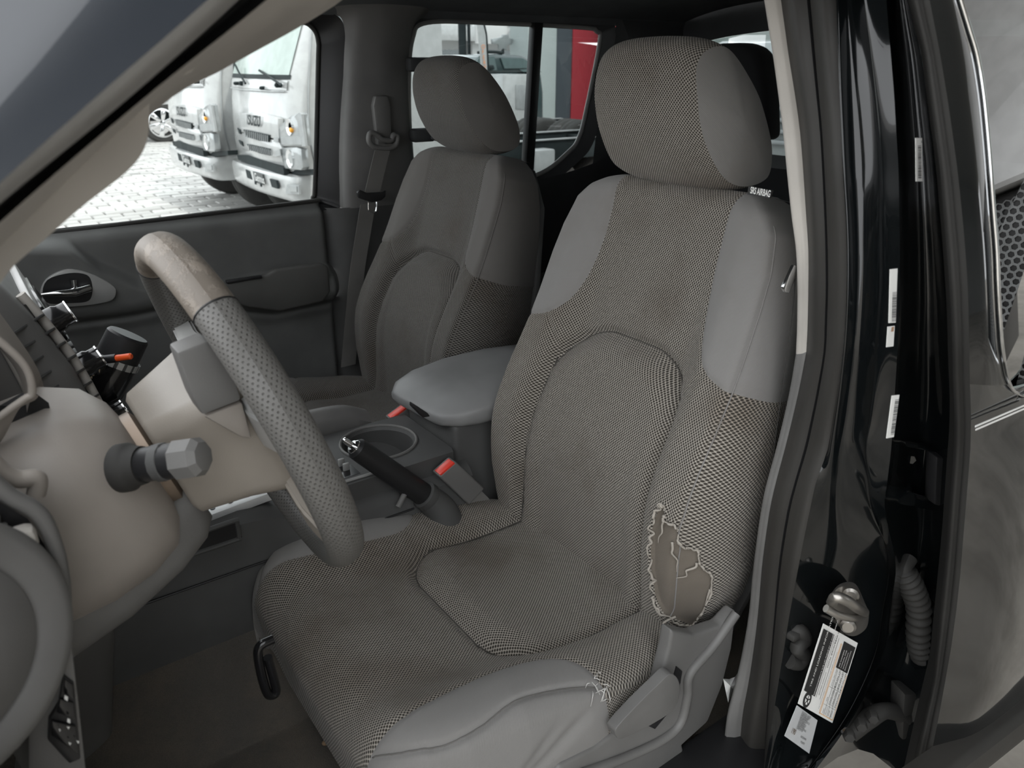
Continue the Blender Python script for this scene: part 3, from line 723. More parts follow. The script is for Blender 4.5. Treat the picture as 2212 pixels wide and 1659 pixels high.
loft('outer_panel', [lz, [a.lerp(b, 0.5) + Vector((0, -0.003, 0.002)) for a, b in zip(lz, la)], la], M['sky_tint_paint'], ap, 24, 6)
M['seal_light'] = plastic('grey_pillar_seal', (0.30, 0.295, 0.285), 0.6, grain=200)
loft('weatherstrip', [la, [p + Vector((0.0, 0.0, 0.0)) for p in [a.lerp(b, 0.5) + Vector((0, -0.006, 0)) for a, b in zip(la, lb)]], lb], M['seal_light'], ap, 24, 5)
loft('gap', [lb, [a.lerp(b, 0.5) + Vector((0, 0.02, 0)) for a, b in zip(lb, lc)], lc], M['black_plastic'], ap, 24, 2)
loft('inner_trim', [catmull([tuple(p) for p in lc], 24), catmull([tuple(p) for p in ld], 24), catmull([tuple(p) for p in le], 24)], M['beige'], ap, 24, 5)
# grab handle moulded on the pillar trim
gp = [at(*p, y=0.515) for p in [(318, 212), (323, 240), (322, 285), (308, 330), (270, 375), (180, 445), (100, 515), (30, 575), (-40, 650), (-160, 640), (-120, 560), (0, 470), (140, 352), (240, 270)]]
gp = [Vector(p) for p in smooth_closed([tuple(p) for p in gp], 60)]
prism('pillar_grip', gp, (0, 0.035, 0.0), M['beige'], ap, 0.008, 4)
prism('grip_cap', [at(*p, y=0.505) for p in [(368, 150), (380, 110), (440, 100), (432, 140), (415, 160), (390, 166)]], (0, 0.03, 0), M['beige'], ap, 0.006, 3)
# ------------------------------------------------------------------ dashboard, column, wheel
def perf_leather(name, col, hole):
    m, nt, b = mat_new(name); p = 0.0052; q = 0.0072
    uv = nd(nt, 'ShaderNodeUVMap'); sp = nt.nodes.new('ShaderNodeSeparateXYZ'); nt.links.new(uv.outputs[0], sp.inputs[0])
    u = math_(nt, 'DIVIDE', sp.outputs[0], p); v = math_(nt, 'DIVIDE', sp.outputs[1], q)
    def cell(off):
        a = math_(nt, 'SUBTRACT', math_(nt, 'FRACT', math_(nt, 'ADD', u, off)), 0.5); c = math_(nt, 'SUBTRACT', math_(nt, 'FRACT', math_(nt, 'ADD', v, off)), 0.5)
        c = math_(nt, 'MULTIPLY', c, q / p)
        return math_(nt, 'SQRT', math_(nt, 'ADD', math_(nt, 'MULTIPLY', a, a), math_(nt, 'MULTIPLY', c, c)))
    h = ramp(nt, math_(nt, 'MINIMUM', cell(0.0), cell(0.5)), 0.10, 0.22)
    nt.links.new(mixc(nt, h, hole, col), b.inputs['Base Color']); b.inputs['Roughness'].default_value = 0.42
    bump(nt, b, h, 0.8, 0.001); return m
M['perf'] = perf_leather('perforated_leather', (0.14, 0.136, 0.128), (0.075, 0.072, 0.067))
def worn_leather():
    m, nt, b = mat_new('worn_brown_leather')
    f = ramp(nt, noise(nt, 28, 6, rough=0.75), 0.46, 0.60)
    c = mixc(nt, f, (0.175, 0.15, 0.125), (0.24, 0.205, 0.17))
    nt.links.new(c, b.inputs['Base Color']); b.inputs['Roughness'].default_value = 0.5
    bump(nt, b, f, 0.5, 0.0012); return m
M['worn'] = worn_leather()
WC = Vector((0.213, 0.78, 1.159)); TL = math.radians(18.0)
AX = Vector((math.cos(TL), 0, math.sin(TL))); UU = Vector((-math.sin(TL), 0, math.cos(TL))); SY = Vector((0, -1, 0))
sw = empty('steering_wheel', WC, 'worn leather steering wheel seen almost edge-on, peeling at the top', 'steering wheel')
def rim(name, a0, a1, mat, r=0.185, n=80, r1=0.0165, r2=0.0205):
    V, UV, seg = [], [], 28
    for i in range(n + 1):
        t = math.radians(a0 + (a1 - a0) * i / n); rd = UU * math.cos(t) + SY * math.sin(t); c = WC + rd * r
        for k in range(seg + 1):
            f = 2 * math.pi * k / seg
            g = 1 - 0.045 * math.exp(-((math.cos(f - 0.15) - 1) / 0.004) ** 2)
            V.append(c + rd * (r1 * math.cos(f) * g) + AX * (r2 * math.sin(f) * g)); UV.append((f * 0.0185, t * r))
    o = obj(name, V, [q[::-1] for q in grid_faces(n + 1, seg + 1)], mat, sw, True, UV); return o
rim('rim_top', -36, 36, M['worn'])
rim('rim_grip', 36, 180, M['perf']); rim('rim_grip', 180, 324, M['perf'])
for a in (36, -36):
    t = math.radians(a); rd = UU * math.cos(t) + SY * math.sin(t)
    tube('rim_seam', [WC + rd * 0.185 + rd * (0.0162 * math.cos(f)) + AX * (0.0202 * math.sin(f)) for f in np.linspace(0, 2 * math.pi, 24)[:-1]], 0.0012, M['black_plastic'], sw, 6, closed=True)
def frame_pts(s, hw, up, dn, r, n=8):
    """rounded rectangle around the column axis at distance s"""
    o = WC + AX * s; P = []
    for cx, cz, a0 in ((hw - r, up - r, 0), (-hw + r, up - r, 90), (-hw + r, -dn + r, 180), (hw - r, -dn + r, 270)):
        for i in range(n + 1):
            a = math.radians(a0 + 90 * i / n); P.append(o + SY * (cx + r * math.cos(a)) + UU * (cz + r * math.sin(a)))
    return P
def axis_loft(name, secs, mat, parent, auto=50):
    V, F = [], []
    for s in secs: V += frame_pts(*s)
    n = len(frame_pts(*secs[0])); F = grid_faces(len(secs), n, closed=True)
    F += [tuple(range(n))[::-1], tuple(range((len(secs) - 1) * n, len(secs) * n))]
    bm = bmesh.new(); vs = [bm.verts.new(v) for v in V]
    for f in F: bm.faces.new([vs[i] for i in f])
    return obj_bm(name, bm, mat, parent, auto=auto)
axis_loft('hub_cover', [(-0.10, 0.055, 0.055, 0.05, 0.02), (-0.095, 0.06, 0.06, 0.055, 0.02), (-0.05, 0.078, 0.066, 0.058, 0.02), (-0.018, 0.092, 0.07, 0.064, 0.02), (-0.005, 0.09, 0.068, 0.062, 0.02), (0.012, 0.08, 0.06, 0.07, 0.025), (0.018, 0.06, 0.045, 0.05, 0.025)], M['hub'], sw)
def spoke(sg, z0, z1, mat, nm, w0=0.028, w1=0.02, d2=0.174):
    P = []
    for (d, up, hw, s) in ((0.07, z0, w0, -0.004), (0.12, (z0 + z1) / 2, (w0 + w1) / 2, -0.008), (d2, z1, w1, -0.002)):
        c = WC + SY * (sg * d) + UU * up + AX * s
        P.append([c + UU * hw + AX * 0.012, c + UU * hw * 0.9 - AX * 0.012, c - UU * hw * 0.9 - AX * 0.012, c - UU * hw + AX * 0.012])
    V = [p for q in P for p in q]; F = grid_faces(3, 4, closed=True) + [(3, 2, 1, 0), (8, 9, 10, 11)]
    bm = bmesh.new(); vs = [bm.verts.new(v) for v in V]
    for f in F: bm.faces.new([vs[i] for i in f])
    bmesh.ops.bevel(bm, geom=bm.edges[:], offset=0.003, segments=2, affect='EDGES')
    return obj_bm(nm, bm, mat, sw)
spoke(1, 0.03, 0.04, M['silver'], 'spoke'); spoke(-1, 0.03, 0.04, M['silver'], 'spoke')
for sg in (1, -1): spoke(sg, -0.055, -0.105, M['hub'], 'lower_spoke', 0.02, 0.016, 0.148)
# switch panel on the near side of the hub
prism('switch_panel', [at(*p, y=0.665) for p in [(382, 762), (450, 735), (500, 790), (522, 865), (438, 898), (418, 862)]], (0, 0.03, 0), M['grey_plastic'], sw, 0.003)
prism('spoke_cover', [at(*p, y=0.668) for p in [(440, 900), (524, 868), (540, 930), (545, 950), (520, 945)]], (0, 0.03, 0), M['taupe'], sw, 0.003)
# steering column
sc = empty('steering_column', WC - AX * 0.2, 'taupe plastic steering column shroud behind the wheel', 'steering column')
lathe('column_ring', [(0.050, -0.118), (0.056, -0.116), (0.056, -0.104), (0.048, -0.100)], WC, AX, simple('copper_ring', (0.20, 0.155, 0.12), 0.4, 0.6), sc, 32)
axis_loft('shroud', [(-0.30, 0.085, 0.085, 0.07, 0.05), (-0.235, 0.098, 0.098, 0.078, 0.055), (-0.20, 0.105, 0.108, 0.08, 0.06), (-0.16, 0.102, 0.105, 0.078, 0.06), (-0.13, 0.088, 0.088, 0.072, 0.055), (-0.116, 0.068, 0.068, 0.062, 0.05), (-0.112, 0.05, 0.05, 0.05, 0.045)], M['taupe'], sc, 60)
axis_loft('lower_shroud', [(-0.30, 0.085, -0.02, 0.11, 0.03), (-0.20, 0.08, -0.02, 0.108, 0.03), (-0.14, 0.07, -0.02, 0.10, 0.03), (-0.105, 0.058, -0.02, 0.088, 0.025), (-0.09, 0.045, -0.02, 0.075, 0.02)], M['grey_plastic'], sc, 60)
st = empty('turn_signal_stalk', at(270, 1010, y=0.69), 'dark control stalk with a grey end cap on the column', 'control stalk')
sa = at(284, 1008, y=0.672); sb_ = at(440, 985, y=0.625); dv = (sb_ - sa); ln = dv.length; dv.normalize()
lathe('boot', [(0.0215, -0.010), (0.0215, -0.002), (0.0195, 0.001), (0.018, 0.004), (0.0165, 0.012)], sa, dv, M['rubber'], st, 28)
lathe('lever', [(0.010, 0.0), (0.015, 0.01), (0.0155, ln * 0.40), (0.0155, ln * 0.66)], sa, dv, M['black_plastic'], st, 20)
lathe('twist_ring', [(0.016, ln * 0.36), (0.0168, ln * 0.37), (0.0168, ln * 0.48), (0.016, ln * 0.49)], sa, dv, M['charcoal'], st, 12)
lathe('end_cap', [(0.0165, ln * 0.64), (0.018, ln * 0.66), (0.0178, ln * 0.92), (0.013, ln * 1.0), (0.006, ln * 1.02)], sa, dv, M['grey_plastic'], st, 8)
# dashboard
ds = empty('dashboard', (-0.1, 1.2, 0.8), 'grey dashboard with instrument binnacle, air vents and centre stack', 'dashboard')
Yg, Zg = np.meshgrid(np.linspace(0.60, 2.0, 210), np.linspace(0.60, 1.34, 110))
def dash_x(y, z):
    base = np.interp(z, [0.6, 0.8, 0.95, 1.1, 1.25, 1.34], [-0.12, -0.06, -0.02, -0.03, -0.035, -0.09])
    stack = np.interp(z, [0.6, 0.8, 0.9, 1.0, 1.078, 1.155, 1.234, 1.27, 1.30, 1.34], [0.02, 0.06, 0.09, 0.108, 0.096, 0.078, 0.046, 0.026, 0.0, -0.07])
    f = sstep(0.93, 1.03, y) * (1 - sstep(1.40, 1.47, y))
    knee = np.interp(z, [0.6, 0.85, 0.93, 0.98, 1.04, 1.10, 1.15], [-0.50, -0.28, -0.10, 0.0, 0.06, 0.05, -0.03])
    g = sstep(0.62, 0.80, y) * (1 - sstep(0.93, 1.0, y))
    x = base * (1 - f) + stack * f
    x = np.maximum(x, knee * g + x * (1 - g))
    e = ((y - 0.775) / 0.165) ** 2 + ((z - 1.235) / 0.10) ** 2
    return x - 0.13 * (1 - sstep(0.75, 1.0, e))
Xg = dash_x(Yg, Zg)
obj('panel', np.stack([Xg, Yg, Zg], -1).reshape(-1, 3), grid_faces(*Xg.shape), M['grey_plastic'], ds)
sheet('top_pad', [[(x, y, z) for y in (0.48, 0.8, 1.2, 1.6, 2.0)] for x, z in ((-0.09, 1.335), (-0.2, 1.36), (-0.45, 1.33), (-0.75, 1.25))], (0, 0, -0.02), M['charcoal'], ds, n=24, sub=3)
bw_ = [at(*p, y=0.86) for p in [(-60, 600), (10, 690), (78, 790), (100, 860), (112, 940)]]
bi_ = [at(*p, y=0.72) for p in [(-60, 690), (0, 738), (45, 780), (64, 812), (69, 850)]]
loft('binnacle_hood', [[tuple(p) for p in bw_], [tuple(a.lerp(b, 0.5) + Vector((-0.012, 0, 0.0))) for a, b in zip(bw_, bi_)], [tuple(p) for p in bi_]], M['taupe'], ds, 24, 6)
tube('binnacle_rim', bi_ + [at(*p, y=0.72) for p in [(56, 860), (30, 878), (-10, 908)]], 0.0032, M['taupe'], ds, 12, 40)
fa_ = [at(*p, y=0.72) for p in [(66, 850), (38, 868), (0, 897), (-60, 940)]]; fb_ = [at(*p, y=0.735) for p in [(76, 864), (34, 888), (14, 935), (-30, 1000)]]
prism('column_gap', [at(*p, y=0.77) for p in [(78, 850), (30, 878), (8, 943), (10, 1006), (40, 1036), (95, 1044), (125, 950), (105, 870)]], (-0.01, 0.01, 0), M['black_plastic'], ds, 0)
loft('column_fascia', [[tuple(p) for p in fa_], [tuple(a.lerp(b, 0.5) + Vector((0.004, 0, 0.0))) for a, b in zip(fa_, fb_)], [tuple(p) for p in fb_]], M['taupe'], ds, 20, 4)
lathe('gauge', [(0.0, 0), (0.05, 0), (0.055, 0.006), (0.055, -0.01)], (-0.155, 0.70, 1.235), (1, 0, 0), M['black_gloss'], ds, 28)
lathe('gauge', [(0.0, 0), (0.05, 0), (0.055, 0.006), (0.055, -0.01)], (-0.155, 0.85, 1.235), (1, 0, 0), M['black_gloss'], ds, 28)
# near end of the dash: the big round moulding, slatted vent, switch panel
c0 = at(-150, 1445, y=0.53); dn = Vector((0.45, -0.88, 0.12)).normalized()
lathe('round_moulding', [(0.0965, -0.05), (0.0965, -0.004), (0.093, 0.002), (0.086, 0.004), (0.072, -0.001), (0.069, -0.0035), (0.067, -0.001), (0.035, 0.003), (0.001, 0.004)], c0, dn, M['grey_plastic'], ds, 64, 50)
ve = [at(*p, y=0.60) for p in [(-40, 1020), (0, 1085), (60, 1120), (105, 1190), (128, 1270), (130, 1330), (100, 1330), (60, 1230), (0, 1140), (-40, 1110)]]
prism('vent_cavity', ve, (0, 0.04, 0), M['black_plastic'], ds, 0.0)
for i in range(8):
    a = at(-30 + 19 * i, 1085 + 24 * i, y=0.598); b = at(-15 + 17 * i, 1200 + 17 * i, y=0.612)
    tube('vent_slat', [a, b], 0.0022, M['grey_plastic'], ds, 6, flat=2.2)
tube('vent_frame', [at(*p, y=0.592) for p in [(-40, 1015), (20, 1070), (85, 1110), (118, 1180), (134, 1260), (137, 1340)]], 0.006, M['grey_plastic'], ds, 10, 30)
box('vent_slider', at(50, 1165, y=0.585), (0.018, 0.018, 0.02), M['beige'], ds, 0.006)
pe = [at(*p, y=0.565) for p in [(128, 1290), (150, 1300), (162, 1420), (178, 1560), (192, 1690), (60, 1690), (60, 1500)]]
prism('end_panel', pe, (-0.01, 0.05, 0), M['grey_plastic'], ds, 0.004)
sp_ = [at(*p, y=0.561) for p in [(137, 1460), (160, 1478), (174, 1640), (150, 1650), (104, 1600), (106, 1555), (128, 1520)]]
prism('switch_plate', sp_, (0, 0.006, 0), M['black_plastic'], ds, 0.001)
for q in ([(140, 1468), (158, 1480), (160, 1510), (138, 1500)], [(130, 1510), (160, 1520), (163, 1555), (122, 1540)], [(112, 1558), (164, 1570), (170, 1630), (112, 1590)]):
    prism('switch', [at(*p, y=0.558) for p in q], (0, 0.004, 0), M['black_gloss'], ds, 0.001)
for q in ([(140, 1502), (147, 1506), (146, 1515), (139, 1510)], [(146, 1552), (152, 1555), (152, 1563), (145, 1560)], [(144, 1570), (151, 1571), (148, 1576)], [(127, 1575), (131, 1577), (129, 1581)], [(165, 1600), (171, 1602), (169, 1607)], [(148, 1604), (154, 1606), (151, 1610)]):
    prism('switch_symbol', [at(*p, y=0.5535) for p in q], (0, 0.0006, 0), M['white'], ds, 0)
# pocket lip left of the column
tube('binnacle_lip', [at(*p, y=0.64) for p in [(-30, 985), (5, 1020), (40, 1035), (75, 1032), (82, 1045), (78, 1068)]], 0.007, M['taupe'], ds, 12, 30)
# centre stack parts: radio face, vents, knobs
def on_stack(y, z, out=0.0): return Vector((float(dash_x(np.array(y), np.array(z))) + out, y, z))
def stack_plate(nm, y0, y1, z0, z1, mat, out, th=0.008, bev=0.002):
    pts = [on_stack(y0, z0, out), on_stack(y1, z0, out), on_stack(y1, z1, out), on_stack(y0, z1, out)]
    return prism(nm, pts, (-th, 0, -th * 0.4), mat, ds, bev)
stack_plate('radio', 1.06, 1.36, 1.105, 1.235, M['silver'], 0.010, 0.014)
for i in range(6): stack_plate('radio_button', 1.10 + 0.036 * i, 1.125 + 0.036 * i, 1.115, 1.13, M['charcoal'], 0.014)
stack_plate('radio_display', 1.12, 1.30, 1.165, 1.215, M['black_gloss'], 0.013)
stack_plate('climate_panel', 1.08, 1.34, 0.985, 1.075, M['black_gloss'], 0.012)
stack_plate('vent_recess', 0.985, 1.045, 1.10, 1.24, M['black_plastic'], 0.004)
for i in range(7): stack_plate('vent_slat', 0.985, 1.045, 1.108 + 0.019 * i, 1.111 + 0.019 * i, M['charcoal'], 0.012, 0.012, 0.0005)
tube('vent_frame', [on_stack(0.978, z, 0.006) for z in (1.09, 1.13, 1.17, 1.21, 1.25)], 0.006, M['beige'], ds, 10, 16)
tube('vent_frame', [on_stack(1.05, z, 0.006) for z in (1.09, 1.13, 1.17, 1.21, 1.25)], 0.006, M['beige'], ds, 10, 16)
nrm = Vector((0.93, 0, 0.36)).normalized()
for (y, z) in ((1.09, 1.20), (1.09, 1.135), (1.12, 1.045), (1.22, 1.03), (1.32, 1.03)):
    lathe('knob', [(0.017, 0.0), (0.017, 0.012), (0.0145, 0.016), (0.0145, 0.026), (0.012, 0.028), (0.001, 0.028)], on_stack(y, z, 0.008), nrm, M['black_gloss'], ds, 24)
    lathe('knob_ring', [(0.0155, 0.0265), (0.0155, 0.0285), (0.0125, 0.0285)], on_stack(y, z, 0.008), nrm, M['chrome'], ds, 24, cap=False)
# black canister by the stack, with a small orange-tipped plug
cb = at(232, 815, y=1.16); ct = at(278, 722, y=1.16); cd = (ct - cb); cl = cd.length
cn = empty('cylindrical_canister', cb, 'black cylindrical canister with a band of pale squares, leaning by the centre stack', 'canister')
lathe('body', [(0.024, -0.03), (0.030, -0.02), (0.031, cl * 0.30), (0.031, cl * 0.33)], cb, cd, M['black_gloss'], cn, 32)
lathe('band', [(0.0315, cl * 0.33), (0.0315, cl * 0.47)], cb, cd, M['charcoal'], cn, 32)
lathe('cap', [(0.029, cl * 0.47), (0.0285, cl * 0.95), (0.026, cl * 1.0), (0.001, cl * 1.0)], cb, cd, M['black_plastic'], cn, 32)
cdn = cd.normalized(); cu_ = cdn.cross(Vector((0, 0, 1))).normalized(); cw = cdn.cross(cu_)
for i in range(16):
    a = 2 * math.pi * i / 16; rd = cu_ * math.cos(a) + cw * math.sin(a); td = cdn.cross(rd)
    pc = cb + cdn * (cl * 0.40) + rd * 0.0317
    prism('band_square', [pc + td * s * 0.004 + cdn * t * 0.005 for s, t in ((-1, -1), (1, -1), (1, 1), (-1, 1))], rd * 0.0006, M['silver'], cn, 0)
pl = empty('key_plug', at(200, 800, y=1.12), 'small plug with an orange tip and cream tags beside the canister', 'plug')
lathe('sleeve', [(0.006, 0), (0.006, 0.024)], at(216, 778, y=1.11), at(240, 775, y=1.10) - at(216, 778, y=1.11), M['black_plastic'], pl, 12)
lathe('tip', [(0.0045, 0.024), (0.0045, 0.044), (0.003, 0.046)], at(216, 778, y=1.11), at(240, 775, y=1.10) - at(216, 778, y=1.11), simple('orange_plastic', (0.8, 0.1, 0.02), 0.4), pl, 12)
tube('wire', [at(216, 778, y=1.11), at(205, 778, y=1.11), at(206, 790, y=1.11), at(213, 808, y=1.11)], 0.0016, M['black_plastic'], pl, 6, 14)
cream = simple('cream_tag', (0.55, 0.47, 0.33), 0.6)
for q in ([(192, 795), (206, 788), (204, 812), (190, 814)], [(206, 778), (218, 780), (216, 806), (206, 804)], [(182, 806), (198, 804), (200, 818), (184, 818)]):
    prism('tag', [at(*p, y=1.125) for p in q], (0.0, 0.003, 0), cream, pl, 0.0008)
# ------------------------------------------------------------------ centre console
cc = empty('centre_console', (0.5, 1.2, 0.66), 'dark grey centre console with cup holder between the front seats', 'console')
V = []; secx = [(-0.08, 0.83), (0.05, 0.83), (0.14, 0.835), (0.20, 0.84), (0.26, 0.845), (0.30, 0.84), (0.36, 0.815), (0.45, 0.81), (0.68, 0.81)]
def csec(x, zt): return [(x, 1.062, 0.60), (x, 1.062, 0.765), (x, 1.066, 0.772), (x, 1.068, 0.79), (x, 1.078, zt - 0.008), (x, 1.09, zt), (x, 1.13, zt + 0.004), (x, 1.20, zt - 0.03), (x, 1.27, zt + 0.004), (x, 1.325, zt), (x, 1.335, 0.77), (x, 1.338, 0.60)]
obj('body', [p for s in secx for p in csec(*s)], grid_faces(len(secx), 12), M['charcoal'], cc, auto=30)
tube('side_seam', [(-0.05, 1.0625, 0.768), (0.1, 1.0615, 0.768), (0.3, 1.0615, 0.768), (0.55, 1.0615, 0.768)], 0.0018, M['black_plastic'], cc, 6, 10)
# side tray
ty = 1.064
tr = [at(*p, y=ty) for p in [(345, 1186), (360, 1178), (500, 1127), (511, 1130), (516, 1160), (508, 1167), (372, 1211), (354, 1208)]]
trs = [Vector(p) for p in smooth_closed([tuple(p) for p in tr], 40)]
prism('side_tray', trs, (0, 0.001, 0), M['black_plastic'], cc, 0)
tube('tray_rim', trs, 0.004, M['charcoal'], cc, 8, closed=True)
# shift plate with screw holes
stp = box('shift_plate', (0.245, 1.122, 0.848), (0.16, 0.032, 0.014), simple('sky_bright_plate', (0.75, 0.76, 0.76), 0.4, 0.25), cc, 0.001, Matrix.Rotation(math.radians(-4), 3, 'Y'))  # pale colour stands in for sky reflected by the metal plate
for i in range(4): lathe('plate_hole', [(0.004, 0), (0.004, 0.0015), (0.001, 0.0015)], (0.20 + 0.028 * i, 1.122, 0.8515 + 0.00196 * i), (0, 0, 1), M['black_plastic'], cc, 10)
box('shift_plate', (0.225, 1.155, 0.850), (0.12, 0.014, 0.014), M['silver'], cc, 0.001)
# cup holder block
CT = 0.842
def annulus(nm, cx, cy, r, x0, x1, y0, y1, z, mat, parent, n=64):
    inn = [(cx + r * math.cos(a), cy + r * math.sin(a), z) for a in np.linspace(0, 2 * math.pi, n, endpoint=False)]
    out = []
    for a in np.linspace(0, 2 * math.pi, n, endpoint=False):
        dx, dy = math.cos(a), math.sin(a); ts = []
        if abs(dx) > 1e-6: ts.append(((x1 if dx > 0 else x0) - cx) / dx)
        if abs(dy) > 1e-6: ts.append(((y1 if dy > 0 else y0) - cy) / dy)
        t = min(ts); out.append((cx + t * dx, cy + t * dy, z))
    low = [(x, y, z - 0.10) for x, y, _ in inn]; lip = [(cx + (x - cx) * 0.95, cy + (y - cy) * 0.95, z - 0.006) for x, y, _ in inn]
    skirt = [(x, y, z - 0.08) for x, y, _ in out]
    Vv = skirt + out + inn + lip + low + [(cx + (x - cx) * 0.02, cy + (y - cy) * 0.02, z - 0.10) for x, y, _ in inn]
    return obj(nm, Vv, grid_faces(6, n, closed=True), mat, parent, auto=30)
annulus('cup_holder', 0.555, 1.20, 0.068, 0.36, 0.655, 1.085, 1.285, CT, M['charcoal'], cc)
tube('cup_rim', [(0.555 + 0.071 * math.cos(a), 1.20 + 0.071 * math.sin(a), CT + 0.001) for a in np.linspace(0, 2 * math.pi, 48)[:-1]], 0.003, M['grey_plastic'], cc, 8, closed=True)
# front tray on top of the console, and the boss edge nearest the passenger
prism('tray_recess', [(0.365, 1.11, CT + 0.0006), (0.475, 1.11, CT + 0.0006), (0.475, 1.15, CT + 0.0006), (0.365, 1.16, CT + 0.0006)], (0, 0, -0.002), M['black_gloss'], cc, 0)
tube('tray_edge', [(0.34, 1.098, CT + 0.002), (0.42, 1.096, CT + 0.002), (0.52, 1.094, CT + 0.002)], 0.0028, M['silver'], cc, 8, 8)
for y in (1.135, 1.155): box('tray_clip', (0.46, y, CT + 0.004), (0.012, 0.006, 0.02), M['silver'], cc, 0.002)
sheet('passenger_side_rail', [[(0.30, y, z), (0.38, y, z + 0.012), (0.46, y, z + 0.018), (0.54, y, z + 0.012), (0.59, y, z - 0.01)] for y, z in ((1.30, 0.845), (1.315, 0.862), (1.335, 0.862), (1.35, 0.845))], (0, 0, -0.03), M['grey_plastic'], cc, n=20, sub=3)
# storage bin and armrest lid
bm = bmesh.new(); bm_prism(bm, [(0.665, 1.095, 0.62), (0.665, 1.285, 0.62), (0.66, 1.28, 0.885), (0.66, 1.10, 0.885)], (0.32, 0, 0), 0.012, 3); obj_bm('storage_bin', bm, M['charcoal'], cc)
lid = empty('armrest_lid', (0.66, 1.2, 0.88), 'smooth grey padded armrest lid on the console bin', 'armrest')
LV = []
for i, (x, w, zt, zb) in enumerate([(0.632, 0.060, 0.897, 0.884), (0.638, 0.085, 0.904, 0.878), (0.66, 0.108, 0.916, 0.874), (0.70, 0.122, 0.928, 0.872), (0.78, 0.128, 0.936, 0.872), (0.88, 0.128, 0.936, 0.872), (0.96, 0.12, 0.93, 0.872), (0.98, 0.11, 0.915, 0.878)]):
    ringp = []
    for k in range(28):
        a = 2 * math.pi * k / 28; cxx, szz = math.cos(a), math.sin(a)
        yy = 1.2 + w * (abs(cxx) ** 0.42) * (1 if cxx >= 0 else -1)
        zz = (zt + zb) / 2 + (zt - zb) / 2 * (abs(szz) ** 0.6) * (1 if szz >= 0 else -1)
        ringp.append((x + 0.05 * ((yy - 1.2) / 0.13) * (1 if i < 3 else 0.6) * -0.25, yy, zz))
    LV.append(ringp)
V = [p for r in LV for p in r]; F = grid_faces(len(LV), 28, closed=True) + [tuple(range(28))[::-1], tuple(range((len(LV) - 1) * 28, len(LV) * 28))]
bm = bmesh.new(); vs = [bm.verts.new(v) for v in V]
for f in F: bm.faces.new([vs[i] for i in f])
bmesh.ops.subdivide_edges(bm, edges=bm.edges[:], cuts=1, use_grid_fill=True, smooth=0.6)
M['lid_vinyl'] = plastic('grey_armrest_vinyl', (0.19, 0.19, 0.19), 0.42, grain=500, gs=0.15)
obj_bm('pad', bm, M['lid_vinyl'], lid, auto=None)
prism('latch', [at(*p, y=1.115) for p in [(893, 872), (925, 893), (930, 900), (915, 903), (892, 880)]], (0.0, 0.015, 0), M['black_plastic'], lid, 0.002)
# hand brake
hb = empty('hand_brake', (0.64, 1.08, 0.74), 'black hand brake lever with a chrome release button beside the console', 'hand brake')
ha = at(925, 1075, y=1.055); hz = at(765, 965, y=1.075); hd = hz - ha; hl = hd.length
lathe('grip', [(0.012, 0.0), (0.0205, 0.004), (0.0205, hl * 0.2), (0.0195, hl * 0.85), (0.0185, hl * 0.97), (0.013, hl)], ha, hd, M['black_plastic'], hb, 24)
lathe('grip_end', [(0.0135, hl * 0.985), (0.0130, hl * 1.01), (0.009, hl * 1.03)], ha, hd, M['chrome'], hb, 20)
lathe('release_button', [(0.0055, hl * 1.0), (0.0055, hl * 1.10), (0.0045, hl * 1.13), (0.001, hl * 1.14)], ha, hd, M['chrome'], hb, 14)
lathe('collar', [(0.024, -0.006), (0.026, 0.0), (0.0255, 0.012), (0.022, 0.014)], ha, hd, M['charcoal'], hb, 24)
tube('boot', [ha - hd.normalized() * 0.0, ha - hd.normalized() * 0.03 + Vector((0.0, 0, -0.01)), ha - hd.normalized() * 0.04 + Vector((0.01, 0, -0.06))], [0.025, 0.028, 0.034, 0.036], M['charcoal'], hb, 20, 12)
tube('bracket', [at(860, 1095, y=1.05), at(880, 1060, y=1.055), at(895, 1075, y=1.055)], 0.005, M['grey_plastic'], hb, 10, 10)
# belt buckles
def buckle(nm, top, ax, wd, L, label):
    """ax points down along the buckle, wd across its width"""
    top = Vector(top); ax = Vector(ax).normalized(); wd = Vector(wd).normalized(); th = ax.cross(wd).normalized()
    r = empty(nm, top + ax * L, label, 'belt buckle')
    P = [top + wd * s for s in (-0.0275, 0.0275)]
    bm = bmesh.new(); bm_prism(bm, [top - wd * 0.029 - th * 0.012, top + wd * 0.029 - th * 0.012, top + wd * 0.026 - th * 0.012 + ax * L, top - wd * 0.026 - th * 0.012 + ax * L], th * 0.026, 0.004, 3)
    obj_bm('case', bm, M['charcoal'], r)
    prism('button', [top - wd * 0.025 - th * 0.010 - ax * 0.0022, top + wd * 0.025 - th * 0.010 - ax * 0.0022, top + wd * 0.025 + th * 0.006 - ax * 0.0022, top - wd * 0.025 + th * 0.006 - ax * 0.0022], ax * 0.006, M['red'], r, 0.0012)
    strap('stalk', [top + ax * L * 0.9, top + ax * (L + 0.04), top + ax * (L + 0.09)], wd * 0.03, M['belt'], r)
    return r
